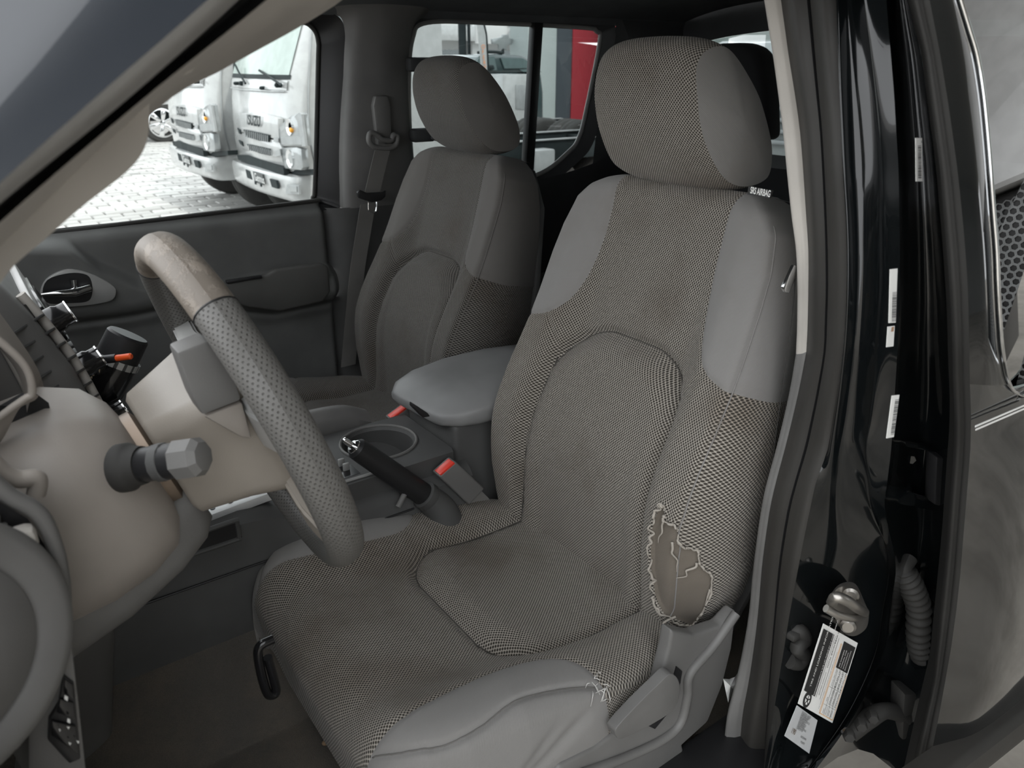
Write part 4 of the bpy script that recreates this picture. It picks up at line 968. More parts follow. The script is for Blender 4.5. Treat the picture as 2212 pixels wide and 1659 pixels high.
def buckle2(nm, body, btn, y, label):
    r = empty(nm, at(*body[2], y=y), label, 'belt buckle')
    prism('case', [at(*p, y=y) for p in body], (0.0, 0.028, 0), M['grey_plastic'], r, 0.004, 3)
    e0_, e1_ = at(*body[0], y=y), at(*body[1], y=y); ax = (at(*body[3], y=y) - e0_).normalized()
    wd = (e1_ - e0_)
    prism('button', [e0_ + wd * 0.08 - ax * 0.0025 + Vector((0, 0.001, 0)), e0_ + wd * 0.92 - ax * 0.0025 + Vector((0, 0.001, 0)), e0_ + wd * 0.92 - ax * 0.0025 + Vector((0, 0.020, 0)), e0_ + wd * 0.08 - ax * 0.0025 + Vector((0, 0.020, 0))], ax * 0.006, M['red'], r, 0.0015)
    q = (at(*body[2], y=y) + at(*body[3], y=y)) / 2
    strap('stalk', [q + Vector((0, 0.014, 0)) - ax * 0.01, q + Vector((0, 0.014, 0)) + ax * 0.03, q + Vector((0, 0.014, 0)) + ax * 0.07], wd.normalized() * 0.03, M['belt'], r)
buckle2('driver_buckle', [(949, 1030), (986, 998), (1048, 1056), (1014, 1092)], None, 1.045, 'seat belt buckle with red button between the driver seat and console')
buckle2('passenger_buckle', [(844, 908), (882, 880), (912, 930), (884, 950)], None, 1.285, 'seat belt buckle with red button beside the passenger seat')
# plastic seat side trim with recline lever (driver seat)
sp0 = [at(*p, y=0.548) for p in [(1180, 1700), (1210, 1655), (1290, 1614), (1345, 1572), (1425, 1478), (1446, 1400), (1452, 1362), (1500, 1372), (1560, 1352), (1592, 1318), (1582, 1400), (1562, 1480), (1530, 1560), (1475, 1610), (1500, 1720)]]
V4 = []
bm = bmesh.new(); bm_prism(bm, sp0, (0, 0.022, 0), 0.005, 3)
o = obj_bm('side_trim', bm, M['grey_plastic'], drv)
tube('trim_ridge', [at(*p, y=0.545) for p in [(1590, 1325), (1540, 1395), (1490, 1455), (1485, 1500), (1470, 1560), (1430, 1598), (1340, 1640), (1200, 1690)]], 0.007, M['grey_plastic'], drv, 12, 40)
prism('lever_slot', [at(*p, y=0.546) for p in [(1462, 1440), (1474, 1450), (1470, 1475), (1440, 1545), (1415, 1575), (1400, 1568), (1445, 1500)]], (0, 0.004, 0), M['black_plastic'], drv, 0)
lv = [at(*p, y=0.528) for p in [(1330, 1586), (1334, 1570), (1380, 1520), (1425, 1476), (1448, 1456), (1464, 1466), (1469, 1490), (1462, 1522), (1448, 1540), (1400, 1570), (1350, 1594), (1336, 1596)]]
prism('recline_lever', [Vector(p) for p in smooth_closed([tuple(p) for p in lv], 48)], (0, 0.016, 0), M['grey_plastic'], drv, 0.006, 4)
# seat slide bar under the cushion and seat base
tube('slide_handle', [at(*p, y=0.80) for p in [(590, 1380), (562, 1395), (558, 1420), (568, 1470), (580, 1500), (596, 1496), (592, 1470), (578, 1420)]], 0.006, M['black_gloss'], drv, 10, 40)
box('seat_base', (0.52, 0.835, 0.575), (0.40, 0.40, 0.13), M['black_plastic'], drv, 0.02)
box('seat_base', (0.60, 1.605, 0.56), (0.40, 0.40, 0.13), M['black_plastic'], pas, 0.02)
# frayed stitching at the rear end of the cushion bolster panel
VC, UC, _f = _cu; rn = random.Random(9); bm = bmesh.new()
def cpt(a, l, out):
    k = int(np.argmin((UC[:, 0] - a) ** 2 + (UC[:, 1] - l) ** 2)); v = VC[k]; return Vector((v[0], v[1] - out * 0.6, v[2] + out)) + DS
for i in range(14):
    a = -0.262 + rn.uniform(-0.016, 0.012); l = 0.232 + rn.uniform(-0.014, 0.016); da, dl = rn.uniform(-0.012, 0.012), rn.uniform(-0.014, 0.014)
    bm_tube(bm, [cpt(a + da * t, l + dl * t, 0.001 + 0.003 * math.sin(3.1 * t)) for t in (0, 0.35, 0.7, 1)], [0.0005, 0.0007, 0.0003], 5, 9)
obj_bm('frayed_stitching', bm, M['white_thread'], drv, auto=None)['kind'] = 'stuff'
# torn threads at the worn bolster, airbag tag
def back_pt(a, h, n):
    r = math.radians(DR); eh = Vector((math.sin(r), 0, math.cos(r))); en = Vector((-math.cos(r), 0, math.sin(r)))
    return DS + Vector((0, a, 0)) + eh * h + en * n
# ------------------------------------------------------------------ driver side B pillar and rear door
ST = [-80, 0, 60, 120, 200, 280, 370, 460, 540, 620, 700, 760, 830, 900, 970, 1040, 1100, 1180, 1240, 1320, 1400, 1470, 1540, 1600, 1660, 1740]
def tum(py): return 0.10 * float(sstep(800, -100, np.array(float(py))) if False else max(0.0, min(1.0, (760 - py) / 860.0))) ** 1.3
def edge(tbl, y, dx=0.0, stations=ST):
    ys = [t[0] for t in tbl]; xs_ = [t[1] for t in tbl]
    out = []
    for py in stations:
        if py < ys[0]: px = xs_[0] + (xs_[1] - xs_[0]) / (ys[1] - ys[0]) * (py - ys[0])
        elif py > ys[-1]: px = xs_[-1] + (xs_[-1] - xs_[-2]) / (ys[-1] - ys[-2]) * (py - ys[-1])
        else: px = float(np.interp(py, ys, xs_))
        yy = (y(py) if callable(y) else y) + tum(py)
        p = at(px, py, y=yy); p.x += dx; out.append(p)
    return out
B0 = [(0, 1652), (139, 1674), (289, 1693), (434, 1707), (540, 1721), (645, 1725), (753, 1722), (805, 1715), (934, 1687), (1042, 1657), (1123, 1641), (1233, 1628), (1343, 1617), (1454, 1594), (1527, 1573), (1637, 1560)]
B1 = [(0, 1687), (116, 1703), (260, 1726), (405, 1738), (480, 1742), (540, 1746), (645, 1746), (753, 1743), (805, 1734), (934, 1705), (1042, 1676), (1123, 1658), (1233, 1645), (1343, 1636), (1454, 1621), (1527, 1606), (1637, 1595)]
B2 = [(0, 1743), (135, 1756), (304, 1773), (500, 1782), (608, 1784), (753, 1780), (862, 1762), (988, 1733), (1079, 1705), (1208, 1683), (1430, 1664), (1659, 1649)]
B3 = [(0, 1805), (200, 1812), (400, 1820), (500, 1828), (663, 1828), (753, 1820), (862, 1806), (970, 1788), (1050, 1760), (1197, 1730), (1325, 1706), (1454, 1685), (1659, 1652)]
B4 = [(0, 1812), (200, 1819), (400, 1828), (500, 1835), (663, 1834), (753, 1827), (862, 1815), (970, 1799), (1050, 1792), (1180, 1787), (1259, 1766), (1329, 1755), (1435, 1737), (1545, 1694), (1659, 1662)]
B5 = [(0, 1873), (169, 1893), (337, 1907), (540, 1910), (645, 1909), (753, 1900), (898, 1885), (970, 1876), (1079, 1885), (1123, 1893), (1178, 1918), (1233, 1926), (1325, 1910), (1417, 1896), (1479, 1868), (1564, 1824), (1659, 1752)]
B6 = [(0, 1915), (67, 1920), (200, 1931), (371, 1941), (560, 1944), (700, 1942), (898, 1930), (970, 1925), (1079, 1912), (1123, 1910), (1178, 1928), (1233, 1936), (1325, 1920), (1417, 1908), (1479, 1880), (1564, 1836), (1659, 1765)]
B7 = [(0, 1969), (118, 1998), (219, 2011), (371, 2031), (560, 2047), (681, 2055), (825, 2059), (934, 2063), (1050, 2054), (1197, 2043), (1343, 2028), (1472, 2014), (1564, 1992), (1659, 1970)]
B8 = [(0, 2008), (101, 2028), (202, 2045), (337, 2065), (506, 2083), (645, 2092), (825, 2095), (934, 2099), (1050, 2090), (1270, 2072), (1380, 2058), (1527, 2032), (1659, 2006)]
e0, e1 = edge(B0, 0.535), edge(B1, 0.515)
e0b = [p + Vector((0.09, 0.03, 0)) for p in e0]
k_ = next(i for i, s in enumerate(ST) if s > 805)
pl_up = [l[:k_] + [l[k_ - 1].lerp(l[k_], 0.0)] for l in (e0b, e0, e1)]
def cut_at(l, a, b): return l[a:b]
bp = empty('b_pillar', (0.82, 0.45, 0.5), 'black door pillar beside the driver seat', 'pillar'); struct(bp)
def strip(nm, lines, mat, sub=5, n=60, parent=bp): return loft(nm, [[tuple(p) for p in l] for l in lines], mat, parent, n, sub)
mid01 = [a.lerp(b, 0.5) + Vector((-0.006, -0.004, 0)) for a, b in zip(e0, e1)]
strip('upper_trim', [l[:k_] for l in (e0b, e0, mid01, e1)], M['beige'], 4)
strip('lower_trim', [l[k_ - 1:] for l in (e0b, e0, mid01, e1)], M['grey_plastic'], 4)
e2 = edge(B2, 0.478); e3 = edge(B3, 0.44); e4 = edge(B4, 0.432); e5 = edge(B5, 0.398); e6 = edge(B6, 0.378)
m12 = [a.lerp(b, 0.45) + Vector((-0.010, -0.006, 0)) for a, b in zip(e1, e2)]
strip('weatherstrip', [e1, m12, e2], M['seal'], 6)
strip('seal_groove', [e2, [a.lerp(b, 0.08) + Vector((0.012, 0, 0)) for a, b in zip(e2, e3)], [a.lerp(b, 0.12) for a, b in zip(e2, e3)]], M['black_plastic'], 2)
m23 = [a.lerp(b, 0.55) + Vector((-0.008, -0.005, 0)) for a, b in zip(e2, e3)]
strip('seal_lip', [[a.lerp(b, 0.12) for a, b in zip(e2, e3)], m23, e3], M['seal'], 6)
m45a = [a.lerp(b, 0.12) + Vector((0.010, 0.0, 0)) for a, b in zip(e4, e5)]; m45b = [a.lerp(b, 0.5) + Vector((0.010, 0, 0)) for a, b in zip(e4, e5)]; m45c = [a.lerp(b, 0.9) + Vector((0.004, 0, 0)) for a, b in zip(e4, e5)]
strip('jamb', [e3, [a + Vector((-0.003, 0, 0)) for a in e4], m45a, m45b, m45c, [p + Vector((-0.004, 0, 0)) for p in e5], e6], M['paint'], 6, 90)
g1 = [p + Vector((0.03, 0.01, 0)) for p in e6]
e7 = edge(B7, 0.335); e8 = edge(B8, 0.305)
g2 = [a.lerp(b, 0.5) + Vector((0.10, 0.05, 0)) for a, b in zip(e6, e7)]
g3 = [p + Vector((0.05, 0.03, 0)) for p in e7]
strip('hinge_recess', [e6, g1, g2, g3], M['paint'], 3)
# driver side rear door
dr = struct(empty('door_3', (1.3, 0.3, 0.5), 'black rear door beside the driver seat, with white pinstripes', 'car door'))
strip('edge_hem', [g3, [p + Vector((0.008, 0, 0)) for p in e7], e7, [a.lerp(b, 0.35) + Vector((-0.006, 0, 0)) for a, b in zip(e7, e8)], [a.lerp(b, 0.55) + Vector((0.002, 0, 0)) for a, b in zip(e7, e8)], [a.lerp(b, 0.75) + Vector((-0.004, 0, 0)) for a, b in zip(e7, e8)], e8], M['rubber'], 4, 70, dr)
B9 = [(0, 2071), (114, 2106), (217, 2123), (339, 2134), (450, 2142), (533, 2149), (665, 2154), (758, 2162), (824, 2176)]
ST9 = [s for s in ST if s <= 830]
e9 = edge(B9, 0.298, 0, ST9) ; k9 = len(ST9)
corner = at(2199, 851, y=0.302); c2 = at(2222, 854, y=0.300)
strip('window_frame', [e8[:k9], [a.lerp(b, 0.5) + Vector((0, -0.004, 0)) for a, b in zip(e8[:k9], e9)], e9], M['paint_door'], 5, 60, dr)
zb = c2.z
rows = []
low = e8[k9 - 1:]
for i, p in enumerate(low):
    y0 = p.y; row = []
    for t in np.linspace(0, 1, 14):
        x = p.x + (2.3 - p.x) * t ** 1.5
        z = p.z if i > 0 else (p.z if t == 0 else zb)
        if i == 0: z = p.z + (zb - p.z) * min(1, t / 0.02)
        bulge = 0.03 * math.sin(math.pi * min(1, (zb - z) / 0.75)) if z < zb else 0
        row.append((x, y0 - bulge * min(1, (x - p.x) / 0.10), z))
    rows.append(row)
# first row: the belt line, from the door edge along the window corner
rows[0] = [tuple(low[0]), tuple(e9[-1]), tuple(corner), tuple(c2), (c2.x + 0.3, 0.302, zb + 0.004), (2.3, 0.302, zb + 0.01)]
L0 = [np.array(p) for p in catmull(rows[0], 40)]
rows2 = [[tuple(p) for p in L0]] + [[tuple(p) for p in catmull(r, 40)] for r in rows[1:]]
V = [p for r in rows2 for p in r]
obj('outer_skin', V, grid_faces(len(rows2), 40), M['paint_door'], dr)
wl = [tuple(p) for p in e9] + [tuple(corner), tuple(c2), (c2.x + 0.3, 0.304, zb + 0.004), (2.25, 0.304, zb + 0.01)]
gl = [Vector(p) + Vector((0, 0.004, 0)) for p in wl] + [Vector((2.2, 0.41, 1.62)), Vector((1.2, 0.41, 1.62))]
M['privacy'] = glass('dark_privacy_glass', (0.05, 0.055, 0.055), 2.3)
w4 = obj('window_4', gl, [tuple(range(len(gl)))], M['privacy'], smooth=False); struct(w4)
tube('window_trim', [Vector(p) + Vector((0, -0.002, 0)) for p in wl[:-2]], 0.0017, M['chrome'], dr, 8, 60)
# body side moulding and pinstripes
def skin_y(x, z): 
    return 0.302 - 0.03 * math.sin(math.pi * min(1, max(0, (zb - z) / 0.75)))
ma = at(2010, 1659, y=0.285); mb = at(2212, 1512, y=0.285)
sl = (mb.z - ma.z) / (mb.x - ma.x)
P = [(ma.x - 0.1 + i * 0.2, 0.0, ma.z + sl * (-0.1 + i * 0.2)) for i in range(8)]
sheet('side_moulding', [[(x, 0.285, z) for x, _, z in P], [(x, 0.262, z - 0.004) for x, _, z in P], [(x, 0.258, z - 0.04) for x, _, z in P], [(x, 0.28, z - 0.05) for x, _, z in P]], (0, 0.02, 0), M['seal'], dr, n=20, sub=3)
for (a, b) in (((2106, 921), (2230, 868)), ((2107, 928), (2230, 875))):
    pa, pb = at(*a, y=0.2965), at(*b, y=0.297)
    pts = [pa.lerp(pb, t) for t in np.linspace(0, 1, 8)]; ex = (pb - pa).normalized()
    bm = bmesh.new(); bm_prism(bm, [pa + Vector((0, 0, 0.001)), pb + Vector((0, 0, 0.001)), pb + Vector((0, 0, -0.001)), pa + Vector((0, 0, -0.001))], (0, -0.0006, 0)); obj_bm('pinstripe', bm, M['white'], dr)
# hinge bracket, lower hinge, wiring bellows
hg = empty('upper_door_hinge', at(1990, 1010, y=0.40), 'black painted upper hinge bracket of the rear door', 'hinge')
def pq(pts, y): return [at(*p, y=y) for p in pts]
prism('plate', pq([(1962, 958), (2050, 975), (2052, 1120), (1940, 1090), (1950, 1040)], 0.425), (0.012, 0.008, 0), M['paint'], hg, 0.003)
prism('top_rib', pq([(1955, 955), (2055, 975), (2055, 985), (1960, 966)], 0.385), (0.005, 0.035, 0), M['paint'], hg, 0.002)
prism('bottom_rib', pq([(1940, 1080), (1970, 1062), (2050, 1092), (2055, 1112), (1945, 1090)], 0.385), (0.005, 0.035, 0), M['paint'], hg, 0.002)
prism('leaf', pq([(2025, 988), (2056, 990), (2056, 1100), (2020, 1092)], 0.372), (0.01, 0.02, 0), M['black_plastic'], hg, 0.003)
for p in ((1965, 985), (1956, 1047)): lathe('bolt', [(0.008, 0), (0.008, 0.008), (0.006, 0.011), (0.001, 0.011)], at(*p, y=0.41), (-0.8, -0.6, 0), M['paint'], hg, 6)
prism('rib', pq([(1968, 1020), (1985, 998), (2010, 1022), (1985, 1024)], 0.405), (0.01, 0.015, 0), M['paint'], hg, 0.002)
lh = empty('lower_door_hinge', at(1880, 1570, y=0.40), 'grimy lower hinge arm of the rear door', 'hinge')
tube('arm', [at(1835, 1585, y=0.40), at(1880, 1550, y=0.39), at(1915, 1535, y=0.385), at(1960, 1548, y=0.38), at(2000, 1570, y=0.375)], [0.013, 0.014, 0.012, 0.014, 0.016], M['rubber'], lh, 12, 24)
for p in ((1858, 1560), (1883, 1543), (1832, 1582)): lathe('bolt', [(0.009, 0), (0.009, 0.01), (0.007, 0.013), (0.001, 0.013)], at(*p, y=0.385), (-0.75, -0.65, 0.1), M['rubber'], lh, 6)
prism('leaf', pq([(1955, 1500), (1990, 1500), (1985, 1600), (1950, 1600)], 0.37), (0.012, 0.03, 0), M['rubber'], lh, 0.004)
bl = empty('wiring_bellows', at(1960, 1290, y=0.39), 'black ribbed rubber wiring bellows between pillar and rear door', 'rubber bellows')
path = catmull([tuple(at(1958, 1205, y=0.405)), tuple(at(1950, 1230, y=0.40)), tuple(at(1968, 1265, y=0.39)), tuple(at(1984, 1310, y=0.385)), tuple(at(1984, 1370, y=0.383)), tuple(at(1990, 1410, y=0.38)), tuple(at(2012, 1435, y=0.375))], 140)
rr = []
for i in range(140):
    s = i / 139
    if s < 0.18: rr.append(0.014 - 0.002 * s / 0.18)
    else: rr.append(0.0135 + 0.0042 * (0.5 + 0.5 * math.cos((s - 0.18) / 0.82 * 17 * 2 * math.pi)))
bm = bmesh.new(); bm_tube(bm, path, rr, 18); obj_bm('bellows', bm, M['rubber'], bl, auto=None)
# door latch striker with its plate
sk = empty('door_striker', at(1840, 1310, y=0.43), 'greasy steel door striker on the black pillar', 'door striker')
def face_pts(pts, y): return [Vector(p) for p in smooth_closed([tuple(at(*p, y=y)) for p in pts], 40)]
prism('plate', face_pts([(1795, 1285), (1812, 1262), (1835, 1256), (1852, 1265), (1868, 1300), (1877, 1325), (1872, 1350), (1850, 1366), (1828, 1362), (1812, 1340), (1798, 1310)], 0.405), (-0.008, -0.004, 0), M['steel'], sk, 0.002)
tube('loop', [at(1797, 1302, y=0.385), at(1806, 1290, y=0.375), at(1830, 1298, y=0.368), at(1850, 1312, y=0.368), at(1866, 1322, y=0.38)], 0.0065, M['steel'], sk, 12, 24)
tube('loop_lower', [at(1784, 1314, y=0.385), at(1810, 1328, y=0.376), at(1840, 1335, y=0.372), at(1862, 1332, y=0.38)], 0.005, M['steel'], sk, 10, 20)
for p in ((1838, 1283), (1832, 1350)): lathe('screw', [(0.010, 0), (0.010, 0.004), (0.007, 0.007), (0.001, 0.007)], at(*p, y=0.394), (-0.85, -0.5, 0.1), M['steel'], sk, 16)
lk = empty('belt_anchor_bolt', at(1720, 1400, y=0.45), 'dark greasy clip on the pillar, left of the tyre label', 'clip')
tube('clip', [at(1705, 1365, y=0.445), at(1725, 1362, y=0.435), at(1738, 1380, y=0.432), at(1722, 1398, y=0.43), at(1735, 1415, y=0.43), at(1725, 1432, y=0.43), at(1706, 1428, y=0.435)], 0.010, M['rubber'], lk, 10, 30)
box('clip_head', at(1712, 1368, y=0.438), (0.02, 0.02, 0.012), M['rubber'], lk, 0.004)
# ---- stickers
def text_mesh(body, size, mat, parent, origin, ex, ey, nm='lettering', depth=0.0002, mirror=False, bold=0.0):
    cu = bpy.data.curves.new('tmp', 'FONT'); cu.body = body; cu.size = 1.0; cu.extrude = 0.0; cu.offset = bold
    to = bpy.data.objects.new('tmp', cu); COL.objects.link(to)
    dg = bpy.context.evaluated_depsgraph_get(); me = bpy.data.meshes.new_from_object(to.evaluated_get(dg))
    ex = Vector(ex); ey = Vector(ey); sx = size / max(1e-6, 1)
    V = [Vector(origin) + ex * v.co.x * size + ey * v.co.y * size for v in me.vertices]
    F = [tuple(p.vertices) for p in me.polygons]
    w = max((v.co.x for v in me.vertices), default=1)
    COL.objects.unlink(to); bpy.data.objects.remove(to); bpy.data.curves.remove(cu); bpy.data.meshes.remove(me)
    return obj(nm, V, F, mat, parent, False), w * size
M['paper'] = simple('paper_label', (0.80, 0.80, 0.78), 0.55)
M['bar'] = simple('barcode_ink', (0.10, 0.10, 0.10), 0.6)
def label_quad(nm, corners, y, label, cat='label'):
    """corners in order tl, tr, br, bl as photo pixels on the plane y"""
    P = [at(*c, y=y) for c in corners]
    r = empty(nm, P[3], label, cat)
    n = (P[1] - P[0]).cross(P[3] - P[0]).normalized()
    if n.y > 0: n = -n
    prism('sheet', [p - n * 0.0 for p in P], n * -0.0006, M['paper'], r, 0)
    def uvp(u, v, out=0.0005): return (P[0].lerp(P[1], u)).lerp(P[3].lerp(P[2], u), v) + n * out
    return r, uvp
def bars(r, uvp, u0, u1, v0, v1, n, seed, m=None):
    rnd = random.Random(seed); v = v0; st = (v1 - v0) / n
    for i in range(n):
        w = st * rnd.choice((0.3, 0.45, 0.7))
        obj('bar', [uvp(u0, v), uvp(u1, v), uvp(u1, v + w), uvp(u0, v + w)], [(0, 1, 2, 3)], m or M['bar'], r, False); v += st
yG = 0.395
r, uvp = label_quad('barcode_label', [(1978, 298), (1992, 298), (1993, 392), (1979, 392)], 0.40, 'small barcode label with the letter S, topmost on the door jamb')
bars(r, uvp, 0.25, 0.75, 0.17, 0.93, 24, 1); text_mesh('S', 0.006, M['ink'], r, uvp(0.8, 0.05), (uvp(0.8, 1) - uvp(0.8, 0)).normalized(), (uvp(0, 0) - uvp(1, 0)).normalized() * -1, 'lettering')
r, uvp = label_quad('barcode_label', [(1923, 582), (1939, 580), (1935, 697), (1920, 698)], 0.372, 'long white barcode label on the door jamb, above a short blank one')
bars(r, uvp, 0.35, 0.98, 0.42, 0.98, 30, 2); text_mesh('JN1BB44W24', 0.0042, M['ink'], r, uvp(0.1, 0.98), (uvp(0.1, 0) - uvp(0.1, 1)).normalized(), (uvp(1, 0) - uvp(0, 0)).normalized() * 1, 'lettering') if False else None
r, uvp = label_quad('blank_label', [(1918, 706), (1933, 704), (1930, 748), (1915, 750)], 0.372, 'short white label with a brown smudge below the long barcode')
obj('smudge', [uvp(0.5, 0.03), uvp(0.85, 0.03), uvp(0.8, 0.25), uvp(0.45, 0.25)], [(0, 1, 2, 3)], simple('smudge_brown', (0.4, 0.25, 0.16), 0.7), r, False)
r, uvp = label_quad('barcode_label', [(1927, 855), (1943, 853), (1931, 944), (1915, 947)], 0.36, 'tilted white barcode label, lowest of the three on the jamb')
bars(r, uvp, 0.45, 0.95, 0.1, 0.95, 26, 3)
# tyre information placard
TP = [(1779, 1347), (1853, 1389), (1798, 1562), (1724, 1520)]
r, uvp = label_quad('tyre_information_placard', TP, 0.40, 'white and black tyre loading placard stuck on the lower pillar', 'placard')
def patch(nm, u0, v0, u1, v1, m, out=0.0004): return obj(nm, [uvp(u0, v0, out), uvp(u1, v0, out), uvp(u1, v1, out), uvp(u0, v1, out)], [(0, 1, 2, 3)], m, r, False)
M['orange_ink'] = simple('orange_ink', (0.75, 0.38, 0.08), 0.6)
patch('black_band', 0.03, 0.05, 0.33, 0.82, M['ink']); patch('black_panel', 0.62, 0.06, 0.97, 0.38, M['ink'])
ez = (uvp(0, 0) - uvp(0, 1)).normalized(); ew = (uvp(0, 0) - uvp(1, 0)).normalized()
def line(t, u, v, s, m): return text_mesh(t, s, m, r, uvp(u, v, 0.0008), ez, ew)
line('TIRE AND LOADING INFORMATION', 0.16, 0.74, 0.0067, M['paper']); line('RENSEIGNEMENTS SUR LES PNEUS ET LE CHARGEMENT', 0.30, 0.81, 0.0046, M['paper'])
for u, v, t, s in ((0.42, 0.78, 'SEATING CAPACITY', 0.004), (0.42, 0.44, 'TOTAL 5', 0.0055), (0.42, 0.27, 'FRONT 2', 0.0055), (0.42, 0.14, 'REAR 3', 0.0055), (0.52, 0.93, 'The combined weight of occupants and cargo should never exceed', 0.0033),
                   (0.66, 0.95, 'TIRE', 0.004), (0.66, 0.80, 'SIZE', 0.004), (0.66, 0.60, 'COLD TIRE PRESSURE', 0.0036), (0.74, 0.95, 'FRONT', 0.004), (0.82, 0.95, 'REAR', 0.004), (0.90, 0.95, 'SPARE', 0.004),
                   (0.76, 0.82, 'P265/70R16', 0.0062), (0.85, 0.82, 'P265/70R16', 0.0062), (0.94, 0.82, 'P265/70R16', 0.0062), (0.76, 0.60, '240 kPa (35 psi)', 0.0058), (0.85, 0.60, '240 kPa (35 psi)', 0.0058), (0.94, 0.60, '240 kPa (35 psi)', 0.0058)): line(t, u, v, s, M['ink'])
for u, t in ((0.70, 'SEE OWNERS'), (0.76, 'MANUAL FOR'), (0.82, 'ADDITIONAL'), (0.88, 'INFORMATION')): line(t, u, 0.36, 0.0045, M['paper'])
for u in (0.56, 0.585): patch('rule', u, 0.10, u + 0.008, 0.97, M['orange_ink'])
patch('rule', 0.56, 0.965, 0.98, 0.972, M['orange_ink']); patch('rule', 0.968, 0.40, 0.976, 0.97, M['orange_ink'])
for u in (0.36, 0.47, 0.69, 0.78, 0.87): patch('rule', u, 0.06 if u < 0.5 else 0.40, u + 0.006, 0.82 if u < 0.5 else 0.96, M['ink'])
for v in (0.62, 0.84): patch('rule', 0.6, v, 0.97, v + 0.003, M['ink'])
c = uvp(0.17, 0.90, 0.0008)
def disc(nm, c, rad, m, out, a0=0, n=24): 
    q = c + (uvp(0, 0, 0.001) - uvp(0, 0, 0)).normalized() * out
    return obj(nm, [q + ez * rad * math.cos(t) + ew * rad * math.sin(t) for t in np.linspace(0, 2 * math.pi, n, endpoint=False)], [tuple(range(n))], m, r, False)
disc('tyre_symbol', c, 0.0125, M['ink'], 0.0); disc('tyre_symbol', c, 0.0075, M['paper'], 0.0002); disc('tyre_symbol', c, 0.0018, M['ink'], 0.0005)
for k in range(5):
    a = 2 * math.pi * k / 5; q = c + (uvp(0, 0, 0.001) - uvp(0, 0, 0)).normalized() * 0.0004; d_ = ez * math.cos(a) + ew * math.sin(a); t_ = ez * -math.sin(a) + ew * math.cos(a)
    obj('tyre_symbol', [q + t_ * 0.0011, q - t_ * 0.0011, q - t_ * 0.0011 + d_ * 0.0075, q + t_ * 0.0011 + d_ * 0.0075], [(0, 1, 2, 3)], M['ink'], r, False)
# caution label
r, uvp = label_quad('caution_label', [(1722, 1524), (1766, 1556), (1748, 1628), (1695, 1590)], 0.398, 'grey caution label with dark handwriting below the tyre placard', 'placard')
r.children[0].data.materials[0] = simple('silver_label', (0.50, 0.51, 0.52), 0.5)
ez = (uvp(1, 0) - uvp(0, 0)).normalized(); ew = (uvp(0, 0) - uvp(0, 1)).normalized()
for i, t in enumerate(('CAUTION: CARGO', 'CARRYING CAPA-', 'CITY REDUCED', 'MODIFICATIONS TO', 'THIS VEHICLE', 'HAVE REDUCED', 'THE ORIGINAL', 'CARGO CARRYING', 'CAPACITY BY')): line(t, 0.25, 0.10 + 0.062 * i, 0.0042, M['ink'])
line('KILOGRAMS', 0.5, 0.74, 0.0042, M['ink']); line('POUNDS', 0.55, 0.88, 0.0042, M['ink']); line('190', 0.12, 0.80, 0.011, simple('brown_pen', (0.12, 0.07, 0.03), 0.6))
# tag on the driver seat: airbag label
tg = prism('airbag_tag', [at(*p, x=0.855) for p in [(1617, 402), (1667, 412), (1662, 428), (1614, 420)]], (0.004, 0, 0), M['ink'], drv, 0)
tg['label'] = 'small black airbag label with white letters'
a0 = at(1620, 417, x=0.8545); a1 = at(1660, 425, x=0.8545); a2 = at(1622, 404, x=0.8545)
text_mesh('SRS AIRBAG', 0.0125, M['paper'], drv, a0, (a1 - a0).normalized() * 0.48, (a2 - a0).normalized() * 0.95, bold=0.02)
# driver seat belt behind the seat, chrome tongue, and the crumpled paper at the sill
db = empty('driver_seat_belt', at(1700, 700, y=0.56), 'black driver seat belt webbing with a chrome tongue at the pillar', 'seat belt')
strap('webbing', [at(1722, 520, y=0.56), at(1708, 700, y=0.562), at(1680, 900, y=0.565), at(1655, 1100, y=0.57), at(1620, 1330, y=0.575), at(1600, 1480, y=0.575)], (0.03, 0.02, 0.0), M['rubber'], db)
prism('tongue', [at(*p, y=0.548) for p in [(1693, 622), (1716, 572), (1722, 574), (1720, 600), (1706, 634), (1697, 632)]], (0, 0.005, 0), M['chrome'], db, 0.0015)
pp = empty('paper_scrap', at(1572, 1500, y=0.56), 'crumpled white paper scrap tucked by the sill', 'paper')
PPX = [(1562, 1466), (1575, 1467), (1588, 1462), (1596, 1450), (1599, 1456), (1594, 1478), (1584, 1490), (1573, 1518), (1569, 1500)]
c0_ = at(1578, 1482, y=0.548)
Vp = [c0_] + [at(*p, y=0.556 + 0.008 * math.sin(i * 2.3)) for i, p in enumerate(PPX)]
obj('sheet', Vp, [(0, i + 1, (i + 1) % len(PPX) + 1) for i in range(len(PPX))], M['paper'], pp, False)
pb = empty('pebble', at(705, 1603, z=0.505), 'small brown pebble on the carpet in front of the driver seat', 'pebble')
bm = bmesh.new(); bmesh.ops.create_icosphere(bm, subdivisions=2, radius=0.006, matrix=Matrix.Translation(at(705, 1603, z=0.505)) @ Matrix.Diagonal((1.3, 0.9, 0.7, 1)))
obj_bm('stone', bm, simple('brown_stone', (0.30, 0.2, 0.12), 0.8), pb, auto=None)
